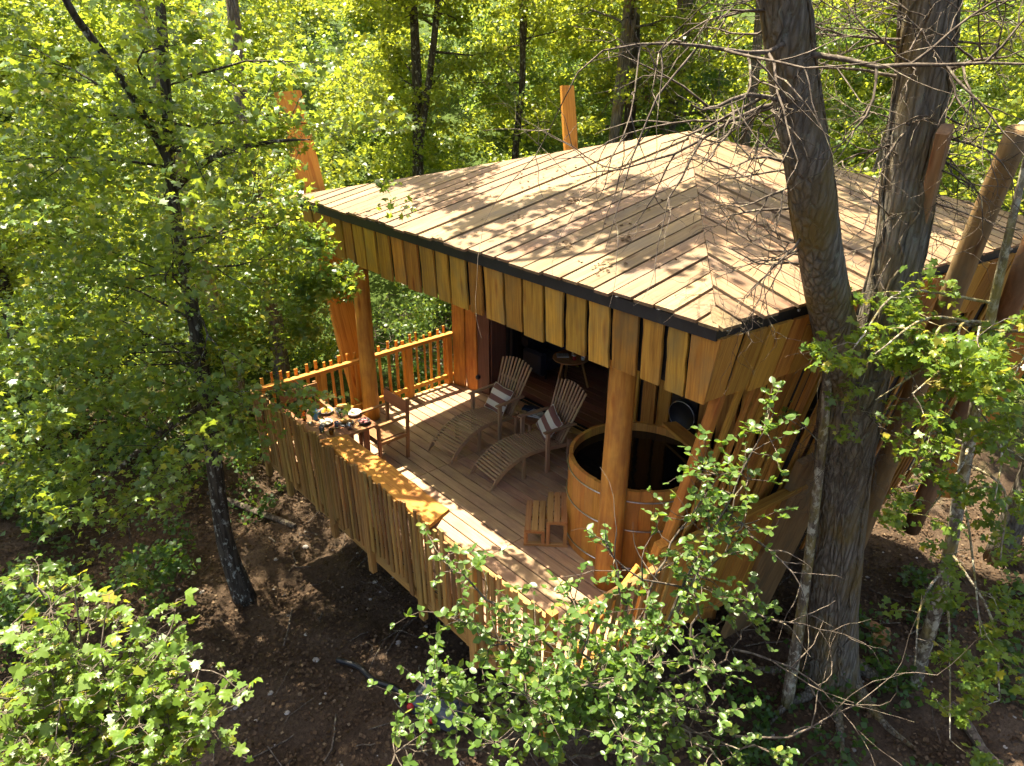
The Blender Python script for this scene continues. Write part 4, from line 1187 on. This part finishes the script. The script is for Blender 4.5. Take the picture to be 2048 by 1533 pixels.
# rope-like ivy stems up the trunks
def vine(path, r0, amp, turns, rv):
    sp = spline([(*p, r) for p, r in zip(*path)], 6)
    ph = R.uniform(0, 6.28)
    out = []
    for i, q in enumerate(sp):
        a = ph + turns * i / len(sp) * 6.28 + R.gauss(0, .12)
        rr = q[3] * 1.02 + rv * .4
        out.append((q[0] + rr * math.cos(a), q[1] + rr * math.sin(a), q[2]))
    bt_mb.tube(out, [rv * R.uniform(.7, 1.2) for _ in out], 5, .1, cap=False)
for k in range(7):
    vine(paths[0], 0, 0, R.uniform(-.4, .4), R.uniform(.008, .016))
for k in range(8):
    vine(paths[1], 0, 0, R.uniform(-.8, .8), R.uniform(.007, .018))
    vine(paths[2], 0, 0, R.uniform(-.7, .7), R.uniform(.007, .018))
for k in range(7):                            # spreading roots
    a = k * .9 + R.uniform(-.2, .2)
    rp = []
    for t in (.15, .3, .5, .75, 1.1):
        qx, qy = -2.17 + t * math.cos(a) + R.gauss(0, .02), 7.32 + t * math.sin(a) + R.gauss(0, .02)
        rp.append((qx, qy, float(gz(qx, qy)) + .28 * max(0, .6 - t) + .015))
    bt_mb.tube(spline(rp, 3), [.13, .12, .11, .10, .09, .08, .07, .06, .05, .045, .04, .03, .02], 8, .06)
bt_mb.build('trunk', B_OLD, bt_root, True, Matrix.Translation((-2.17, 7.32, -1.75)))
tw = MB()
dead = []
def along(path, t):
    sp = path[0]
    i = min(int(t * (len(sp) - 1)), len(sp) - 2)
    u = t * (len(sp) - 1) - i
    return Vector(sp[i]).lerp(Vector(sp[i + 1]), u)
RHv = Vector((0.667, 0.745, 0)); FHv = Vector((-0.745, 0.667, 0))
for _ in range(17):                           # hanging twigs left of the left stem, over the roof
    p = along(paths[1], R.uniform(.18, .62))
    d = -RHv * R.uniform(.6, 1.2) + FHv * R.uniform(-.4, .5) + Vector((0, 0, R.uniform(-.5, .35)))
    twigs_from(tw, p, d, R.uniform(.5, 1.1), R.uniform(.009, .016), 2, dead, .6, .08, 4, 7, 1)
for _ in range(44):                           # about the right stem
    p = along(paths[2], R.uniform(.05, .7))
    a = R.uniform(0, 6.28)
    d = RHv * math.cos(a) * 1.2 + FHv * math.sin(a) + Vector((0, 0, R.uniform(-.5, .5)))
    twigs_from(tw, p, d, R.uniform(.4, 1.2), R.uniform(.007, .014), 2, dead, .6, .06, 4, 7, 1)
for _ in range(26):                           # the thick of twigs at the fork
    p = along(paths[0], R.uniform(.7, 1.0))
    a = R.uniform(0, 6.28)
    d = RHv * math.cos(a) - FHv * abs(math.sin(a)) * .7 + Vector((0, 0, R.uniform(-1.0, .1)))
    twigs_from(tw, p, d, R.uniform(.3, .8), R.uniform(.004, .009), 2, dead, .6, .2, 4, 5, 2)
for _ in range(15):                           # upper dead boughs reaching out
    p = along(R.choice((paths[1], paths[2])), R.uniform(.45, .8))
    a = R.uniform(0, 6.28)
    twigs_from(tw, p, (math.cos(a), math.sin(a), R.uniform(-.1, .4)), R.uniform(1.1, 2.0), R.uniform(.012, .022), 2, dead, .4, .03, 5, 8, 1)
o = tw.build('dead_twigs', B_TWIG, bt_root, True, Matrix.Translation((-2.17, 7.32, -1.75)))
o['kind'] = 'stuff'
hi = np.concatenate([shell((-1.9, 4.0, 10.8), (1.6, 1.6, 1.3), 50, .2, -1), shell((-1.6, 7.0, 11.2), (2.6, 2.2, 1.4), 90, .2, -1), shell((-5.6, 10.0, 10.6), (2.8, 1.7, 1.0), 130, .2, -1)])  # unseen crown, thickened and spread over the back roof to block sun and sky
leaves('crown', puff(hi, 50, NR.uniform(.25, .55, len(hi)), .5), 0.12, T_KITE, L_MAPLE, bt_root, 1.0, .6, aspect=1.6)

# --- slim stem next to the big trunk, and the lichen sapling on the right
root, mb = trunk_tree('slim_tree', [([(-2.36, 6.6, -1.62), (-2.4, 6.5, -.1), (-2.44, 6.32, 1.43), (-2.46, 6.12, 2.55), (-2.5, 5.98, 3.25)], [.075, .06, .05, .045, .03])], B_LICHEN, 'slim pale stem growing close against the forked tree trunk')
tp = []
for k in range(5): twigs_from(mb, (-2.45, 6.2, R.uniform(1.6, 3.0)), (R.gauss(0, 1), R.gauss(0, 1), .4), .5, .008, 1, tp)
mb.build('trunk', B_LICHEN, root, True, Matrix.Translation((-2.36, 6.6, -1.62)))
leaves('crown', puff(np.array([tuple(t) for t in tp]), 6, .12), .07, T_STAR, L_MAPLE, root)
sap = [([(-1.45, 8.05, -1.8), (-1.42, 7.75, -.7), (-1.40, 7.43, 0.6), (-1.46, 7.2, 1.74), (-1.5, 7.0, 2.67), (-1.55, 6.8, 3.6), (-1.6, 6.6, 5.2)], [.085, .075, .065, .06, .05, .04, .02])]
sp_root, mb = trunk_tree('lichen_sapling', sap, B_LICHEN, 'thin maple sapling with pale lichen bark at the right')
RM = [(-1.74, 4.97, 3.6), (-1.51, 5.21, 3.3), (-1.29, 5.45, 3.4), (-1.25, 5.35, 3.75), (-1.39, 5.64, 3.24), (-1.14, 5.93, 2.94), (-1.48, 5.54, 2.54), (-.94, 5.85, 2.39), (-.78, 5.87, 1.9), (-1.3, 5.59, 2.18), (-.72, 5.79, 1.22), (-1.07, 5.7, .67), (-.45, 5.79, .71), (-.64, 5.58, .24), (-1.91, 5.06, 3.6), (-1.79, 5.35, 3.1), (-1.03, 5.6, 3.5), (-1.6, 5.9, 3.3)]
tp = []
for q in RM:
    h = min(max(q[2] + R.uniform(-.3, .5), .3), 4.8)
    b = along(sap[0], (h + 1.8) / 7.0)
    m = (b + Vector(q)) / 2 + Vector((R.gauss(0, .12), R.gauss(0, .12), .18))
    sp = spline([b, m, Vector(q)], 5)
    mb.tube(sp, [.016 * (1 - .7 * i / len(sp)) for i in range(len(sp))], 5, cap=False)
    for k in range(4):
        twigs_from(mb, sp[R.randint(5, 10)], (R.gauss(0, 1), R.gauss(0, 1), R.gauss(-.1, .4)), R.uniform(.2, .45), .005, 1, tp, .4, .08, 4, 4)
mb.build('trunk', B_LICHEN, sp_root, True, Matrix.Translation((-1.45, 8.05, -1.8)))
c = np.array([tuple(t) for t in tp])
leaves('crown', puff(c, 6, .11, .7), NR.uniform(.035, .078, len(c) * 6), T_MAPLE, L_NEAR, sp_root, 1.0, .6)

# --- treetop with oval leaves just below the camera
sh = [([(-1.35, 2.3, -2.3), (-1.4, 2.3, 0.5), (-1.45, 2.3, 1.6), (-1.5, 2.25, 2.4), (-1.55, 2.2, 2.9)], [.09, .07, .055, .035, .012])]
sh_root, mb = trunk_tree('pear_tree', sh, B_TWIG, 'bushy treetop with glossy oval leaves in front of the deck corner', 'tree')
OV = [(-1.42, 2.91, 3.84, 10), (-1.55, 2.77, 3.61, 9), (-1.4, 2.78, 3.39, 9), (-1.47, 2.56, 3.22, 7), (-1.26, 2.79, 2.83, 6), (-1.83, 2.31, 3.23, 5), (-1.74, 1.96, 3.17, 8), (-1.9, 1.63, 3.02, 9), (-2.24, 1.55, 3.32, 6), (-2.13, 1.52, 3.08, 8), (-2.04, 1.32, 2.81, 11), (-1.98, 1.42, 2.72, 8), (-1.67, 1.58, 2.86, 10), (-1.58, 1.99, 2.8, 10), (-1.42, 2.16, 2.87, 9), (-1.3, 1.85, 2.73, 9), (-1.67, 1.43, 2.7, 9), (-2.0, 1.06, 2.66, 6), (-1.16, 2.3, 2.69, 6), (-1.04, 2.29, 2.47, 4), (-.9, 2.59, 2.34, 3), (-1.5, 1.75, 2.6, 9), (-1.75, 1.75, 2.75, 8), (-1.45, 2.85, 3.6, 5)]
LP, LD = [], []
for x, y, z, n in OV:
    q = Vector((x, y, z))
    b = along(sh[0], R.uniform(.62, .95))
    m = (b + q) / 2 + Vector((R.gauss(0, .1), R.gauss(0, .1), R.uniform(-.12, .08)))
    sp = [Vector(s) for s in spline([b, m, q], 8)]
    sp = [s + Vector((R.gauss(0, .012), R.gauss(0, .012), R.gauss(0, .012))) for s in sp]
    mb.tube(sp, [.011 * (1 - .72 * i / len(sp)) for i in range(len(sp))], 5, .15, cap=False)
    for k in range(int(n * 3.2)):
        s = sp[R.randint(6, len(sp) - 1)] if R.random() < .75 else sp[-1]
        d = Vector((R.gauss(0, 1), R.gauss(0, 1), R.uniform(-.1, .9))).normalized()
        tp = []
        br = twigs_from(mb, s, d, R.uniform(.08, .32), .003, 0, tp, .5, -.05, 4, 4)
        for e in (br[-1], br[-2], br[-3]):
            for j in range(R.randint(2, 4)):
                a = R.uniform(0, 6.28)
                LP.append(tuple(e))
                LD.append((math.cos(a), math.sin(a), R.uniform(-.2, .5)))
for (p, d, L) in (((-1.5, 2.6, 3.0), (-.7, -.9, .25), .75), ((-1.3, 2.7, 2.7), (1, .6, .1), .8), ((-1.1, 2.5, 2.4), (.9, .7, -.1), .9), ((-1.4, 2.85, 3.3), (1, .3, -.5), .5), ((-1.3, 2.8, 2.9), (.9, .5, .5), .5)):
    twigs_from(mb, p, d, L, .007, 1, [], .45, .02, 5, 7)
mb.build('trunk', B_TWIG, sh_root, True, Matrix.Translation((-1.35, 2.3, -2.3)))
leaves('crown', LP, NR.uniform(.02, .05, len(LP)), T_OVAL, L_OVAL, sh_root, 1.0, .5, LD, .1)

# --- maple treetop in the lower left corner
ml = [([(-3.2, 0.0, -2.3), (-3.25, .05, 0), (-3.3, .1, 1.6), (-3.3, .15, 2.5)], [.08, .06, .04, .012])]
ml_root, mb = trunk_tree('young_maple', ml, B_TWIG, 'sunlit maple treetop with large lobed leaves in the lower left corner')
LM = [(-3.68, .08, 3.13, 7), (-3.55, .23, 3.04, 7), (-3.46, .03, 2.9, 8), (-3.28, .24, 2.84, 8), (-3.17, .5, 2.81, 6), (-3.2, .02, 2.73, 8), (-2.99, .26, 2.67, 8), (-2.97, .58, 2.71, 5), (-3.21, -.14, 2.55, 7), (-2.97, .13, 2.49, 8), (-2.88, .39, 2.46, 8), (-2.86, .55, 2.48, 5), (-3.75, -.05, 2.85, 6), (-3.45, -.2, 2.7, 6), (-3.1, .3, 2.5, 7)]
LP, LD = [], []
for x, y, z, n in LM:
    q = Vector((x, y, z))
    b = along(ml[0], R.uniform(.6, .97))
    m = (b + q) / 2 + Vector((R.gauss(0, .08), R.gauss(0, .08), .06))
    sp = [Vector(s) for s in spline([b, m, q], 7)]
    mb.tube(sp, [.012 * (1 - .72 * i / len(sp)) for i in range(len(sp))], 5, .1, cap=False)
    for k in range(int(n * 3.2)):
        s = sp[R.randint(5, len(sp) - 1)]
        d = Vector((R.gauss(0, 1), R.gauss(0, 1), R.uniform(-.2, .6))).normalized()
        br = twigs_from(mb, s, d, R.uniform(.1, .3), .004, 0, [], .4, 0, 4, 4)
        for e in (br[-1], br[-2]):
            for j in range(R.randint(2, 4)):
                a = R.uniform(0, 6.28)
                dd = Vector((math.cos(a), math.sin(a), R.uniform(-.2, .3)))
                pe = e + dd * R.uniform(.03, .07)
                mb.tube([e, pe], [.0018, .0014], 3, cap=False)
                LP.append(tuple(pe))
                LD.append(tuple(dd))
mb.build('trunk', B_TWIG, ml_root, True, Matrix.Translation((-3.2, 0, -2.3)))
leaves('crown', LP, NR.uniform(.025, .072, len(LP)), T_MAPLE, L_NEAR, ml_root, 1.0, .45, LD, .15)

# ------------------------------------------------------------------ woodland behind
def sl(s, l): return (s * FH[0] + l * RH[0], s * FH[1] + l * RH[1])
def wild_tree(s, l, h, lean, r, label, crown, nl, mat=B_SMOOTH, fork=0.0, name='tree', leafmat=None, top=.95):
    """A tree standing at forward distance s and side offset l; crown: list of (height, spread, thickness, clumps)."""
    x, y = sl(s, l)
    z = float(gz(x, y)) - .1
    lx, ly = sl(0, lean)
    tr = ([(x, y, z), (x + lx * .25 + R.gauss(0, .1), y + ly * .25 + R.gauss(0, .1), z + h * .25), (x + lx * .55 + R.gauss(0, .15), y + ly * .55 + R.gauss(0, .15), z + h * .5), (x + lx * .8, y + ly * .8, z + h * .75), (x + lx, y + ly, z + h)], [r * 1.25, r, r * .85, r * .6, r * .2])
    ps = [tr]
    if fork:
        fx, fy = sl(R.uniform(-.3, .3), fork)
        b = along(tr, .35)
        ps.append(([tuple(b), tuple(b + Vector((fx * .35, fy * .35, h * .15))), tuple(b + Vector((fx * .7, fy * .7, h * .35))), tuple(b + Vector((fx, fy, h * .6)))], [r * .75, r * .6, r * .5, r * .2]))
    root, mb = trunk_tree(name, ps, mat, label)
    tp = []
    for k in range(10):
        b = along(R.choice(ps), R.uniform(.3, top))
        a = R.uniform(0, 6.28)
        twigs_from(mb, b, (math.cos(a), math.sin(a), R.uniform(0, .6)), R.uniform(.8, 1.8), r * .25, 1, tp, .3, 0, 5, 5)
    mb.build('trunk', mat, root, True, Matrix.Translation((x, y, z)))
    c = [np.array([tuple(t) for t in tp])]
    for (hh, sp, th, n) in crown:
        q = along(tr, min(.98, hh / h))
        c.append(shell((q.x, q.y, z + hh), (sp, sp, th), n, .35, -1))
    c = np.concatenate(c)
    leaves('crown', puff(c, nl, NR.uniform(.25, .55, len(c)), .5), .10, T_KITE, leafmat or L_FOREST, root, 1.0, .7, aspect=1.5)
wild_tree(13.2, -5.6, 10, -.7, .15, 'grey leaning trunk just behind the tall plank at the roof corner', [(3.2, 1.1, .8, 16)], 50, B_LICHEN, top=.45)
wild_tree(13.8, -4.9, 11, .1, .15, 'straight grey trunk next to the leaning one behind the roof corner', [(3.0, 1.0, .9, 14)], 50, B_OLD, top=.4)
wild_tree(20, -2.6, 9, .1, .16, 'dark forked tree in the middle of the woodland behind the roof', [(7.5, 2.3, 1.6, 70), (4.2, 1.6, 1.0, 30)], 60, B_SMOOTH, .9)
wild_tree(21, .1, 9, .1, .10, 'thin dark trunk behind the roof plank, left of the twisted pair', [(7, 2.0, 1.4, 60), (3.5, 1.5, .9, 24)], 55, B_SMOOTH, .3)
wild_tree(17.5, 2.0, 10, .6, .14, 'bent brown trunk rising just behind the roof ridge', [(8.5, 2.0, 1.4, 50)], 50, B_OLD, .5)
wild_tree(18.2, 2.55, 11, .1, .15, 'dark trunk close behind the bent brown one', [(9, 2.2, 1.3, 50)], 50, B_SMOOTH)
wild_tree(18, 3.9, 11, -.1, .24, 'ivy-wrapped thick trunk behind the roof peak', [(9.5, 2.2, 1.5, 50), (4.6, .9, 1.5, 40)], 45, B_OLD, leafmat=L_DARK)
wild_tree(17, 5.3, 11, -.2, .13, 'slim brown trunk between the roof peak and the forked tree', [(9, 1.8, 1.3, 40)], 45, B_OLD)
wild_tree(14.5, 7.0, 11, .5, .17, 'reddish trunk seen through the twigs of the forked tree', [(9.5, 2.0, 1.5, 45)], 45, B_OLD)
wild_tree(13, 9.4, 10, .2, .17, 'pale trunk at the right edge behind the leaning log', [(8.5, 2.0, 1.5, 45)], 45, B_LICHEN)
wild_tree(9.4, 8.0, 9, .1, .17, 'dark trunk in the shade at the right edge', [(8, 1.6, 1.3, 30)], 45, B_OLD)
wild_tree(12.0, -9.2, 12, .3, .13, 'dark trunk among the leaves near the left edge', [(11, 3.2, 1.5, 110), (6.5, 2.0, 1.5, 50), (3.6, 1.6, 1.2, 40)], 50, B_SMOOTH, -.7)  # its wide top crown is out of view, added to shade the left bank

# forest mass: too many leaves and stems to count
cen, rad = [], []
def blob(s, l, h, w, t, n):
    x, y = sl(s, l)
    c = shell((x, y, float(gz(x, y)) + h), (w, w, t), n, .45, -.6)
    cen.append(c)
for k in range(210):
    s = 17 + 29 * R.random() ** 1.3
    half = s * .74 + 1.5
    l = R.uniform(-half, half)
    if s < 19 and -6 < l < 9: continue
    zc = 5.5 + .09 * s + 1.5
    for hh in (.7, 2.2, 4.2, 6.4, 8.6):
        x, y = sl(s, l)
        if float(gz(x, y)) + hh > zc: break
        if R.random() < .85:
            blob(s + R.uniform(-.8, .8), l + R.uniform(-.9, .9), hh + R.uniform(-.6, .6), R.uniform(1.1, 2.0), R.uniform(.7, 1.2), 13 if s < 30 else 9)
for k in range(42):                           # lower growth right behind the cabin and on the left
    s, l = R.uniform(13.2, 18), R.uniform(-15, 2)
    blob(s, l, R.uniform(.4, 1.6), R.uniform(.8, 1.5), R.uniform(.6, 1.1), 13)
for k in range(30):
    s, l = R.uniform(9.5, 17), R.uniform(-15, -6.2)
    blob(s, l, R.uniform(.5, 4.8), R.uniform(.9, 1.6), R.uniform(.7, 1.2), 16)
for k in range(14):
    s, l = R.uniform(14, 18), R.uniform(3, 12)
    blob(s, l, R.uniform(.4, 2.0), R.uniform(.8, 1.5), R.uniform(.6, 1.1), 13)
c = np.concatenate(cen)
P = puff(c, 62, NR.uniform(.3, .62, len(c)), .55)
spc = np.concatenate([np.full(len(q), R.choice((0, 0, 0, 1, 1, 2)), int) for q in cen])
szs = np.concatenate([np.full(len(q), min(.15, max(.075, .0058 * float(q[:, :2].mean(0) @ FH))) * R.uniform(.8, 1.15)) for q in cen])
fo = leaves('forest_foliage', P, np.repeat(szs, 62) * NR.uniform(.6, 1.2, len(P)), T_KITE, L_FOREST, None, 1.0, .75, aspect=1.5, more=[L_DEEP, L_LIME], idx=np.repeat(spc, 62))
tag(fo, 'dense sunlit green woodland filling the hillside behind the cabin', 'forest', kind='stuff')
print('forest leaves', len(P))

# leaf clumps added out of view, to shade the wood below in patches
cen = []
for k in range(64):
    s_ = R.uniform(15.5, 24)
    l_ = R.uniform(-.8 * s_ - 3, .75 * s_)
    x, y = sl(s_, l_)
    cen.append(shell((x, y, max(5.5 + .12 * s_ + 1.6, float(gz(x, y)) + 7) + R.uniform(0, 2.5)), (2.2, 2.2, 1.0), 5, .3, -1))
for k in range(26):
    x, y = sl(R.uniform(8.5, 15), R.uniform(-15, -7))
    cen.append(shell((x, y, R.uniform(8.8, 11.5)), (1.9, 1.9, .9), 6, .3, -1))
c = np.concatenate(cen)
cn = leaves('added_shade_canopy', puff(c, 46, NR.uniform(.5, 1.0, len(c)), .5), .2, T_KITE, L_FOREST, None, 1.0, .6, aspect=1.5)
tag(cn, 'unseen high leaf clumps added to shade the hillside wood', 'canopy', kind='stuff')

# undergrowth near the ground, left bank and right shade
cen = []
for k in range(64):
    s, l = R.uniform(6.8, 12.5), R.uniform(-12, -4.9)
    x, y = sl(s, l)
    cen.append(shell((x, y, float(gz(x, y)) + R.uniform(.1, .9)), (.7, .7, .55), 9, .2, -.3))
for k in range(60):
    s, l = R.uniform(2.5, 9), R.uniform(2.6, 8.5)
    x, y = sl(s, l)
    if x < -2.6 and y > 4.5: continue
    cen.append(shell((x, y, float(gz(x, y)) + .1), (.6, .6, .25), 4, .2, 0))
for k in range(30):
    s, l = R.uniform(10.6, 16), R.uniform(-4.6, -1.8)
    x, y = sl(s, l)
    if x > -10.2: continue
    cen.append(shell((x, y, float(gz(x, y)) + R.uniform(.0, .3)), (.6, .6, .3), 7, .2, 0))
c = np.concatenate(cen)
ug = leaves('undergrowth', puff(c, 34, NR.uniform(.15, .34, len(c)), .6), .075, T_KITE, L_DARK, None, 1.0, .7, aspect=1.6)
tag(ug, 'low dark green undergrowth on the bank and under the trees', 'undergrowth', kind='stuff')
# leaf litter and sticks
n = 90000
s, l = NR.uniform(1.5, 14, n), NR.uniform(-9, 9, n)
x, y = s * FH[0] + l * RH[0], s * FH[1] + l * RH[1]
lt = leaves('leaf_litter', np.stack([x, y, gz(x, y) + NR.uniform(.0, .05, n)], 1), .05, T_KITE, L_LITTER, None, 1.0, .45, aspect=1.4)
tag(lt, 'brown dead leaves scattered over the forest soil', 'litter', kind='stuff')
mb = MB()
for k in range(420):
    a, b = sl(R.uniform(3, 15), R.uniform(-9, 8))
    d = R.uniform(0, 6.28)
    L = R.uniform(.15, .9)
    z = float(gz(a, b)) + .03
    p = [(a + L * t * math.cos(d) + R.gauss(0, .02), b + L * t * math.sin(d) + R.gauss(0, .02), float(gz(a + L * t * math.cos(d), b + L * t * math.sin(d))) + .02 + R.uniform(0, .05)) for t in (0, .3, .6, 1)]
    mb.tube(p, R.uniform(.004, .014), 4, cap=False)
for k in range(160):                          # brushwood heap on the slope behind the railing
    a, b = sl(R.uniform(14.2, 17.2), R.uniform(-3.8, -1.6))
    d = R.uniform(0, 6.28)
    L = R.uniform(.5, 1.4)
    z = float(gz(a, b)) + R.uniform(.05, .6)
    mb.tube([(a, b, z), (a + L * .5 * math.cos(d), b + L * .5 * math.sin(d), z + R.uniform(-.1, .25)), (a + L * math.cos(d), b + L * math.sin(d), z + R.uniform(-.2, .3))], R.uniform(.005, .014), 4, cap=False)
tag(mb.build('fallen_twigs', B_TWIG), 'dry grey twigs and brushwood strewn over the ground', 'twigs', kind='stuff')
# small stones on the bare soil
sv, sf = lathe_geo([(0.0, -.35), (.75, -.2), (1.0, .1), (.6, .5), (0.0, .6)], 6)
V, Fs = [], []
for k in range(500):
    a, b = sl(R.uniform(2.5, 10), R.uniform(-6, 8))
    r = R.choice((.012, .018, .025, .04)) * R.uniform(.7, 1.3)
    z = float(gz(a, b)) + r * .2
    o0 = len(V)
    e = R.uniform(.6, 1.2)
    V += [(a + p[0] * r * e, b + p[1] * r, z + p[2] * r * .8) for p in sv]
    Fs += [tuple(o0 + i for i in f) for f in sf]
M_PEB = plain('pebble', (0.34, 0.30, 0.25), 0.85, var=0.3, scale=6)
tag(obj('gravel', me('gravel', V, Fs), M_PEB), 'small pale stones scattered on the bare soil', 'gravel', kind='stuff')
# fallen leaves and needles on the roof boards
rp = []
for k in range(150):
    y = R.uniform(4.8, 7.6)
    x = R.uniform(-9 + (y - 4.7) * .8, -3.2 - (y - 4.7) * .8)
    rp.append((x, y, 3.6 + (y - 4.671) * .2026 + .02))
for q in ((-5.9, 6.2), (-6.1, 5.5), (-4.6, 5.6), (-5.0, 5.2), (-4.3, 5.0)):
    for k in range(16):
        x, y = q[0] + R.gauss(0, .05), q[1] + R.gauss(0, .05)
        rp.append((x, y, 3.6 + (y - 4.671) * .2026 + .022))
fl = leaves('fallen_leaves', rp, .045, T_KITE, L_LITTER, roof, 1.0, .25, aspect=1.2)
fl['kind'] = 'stuff'
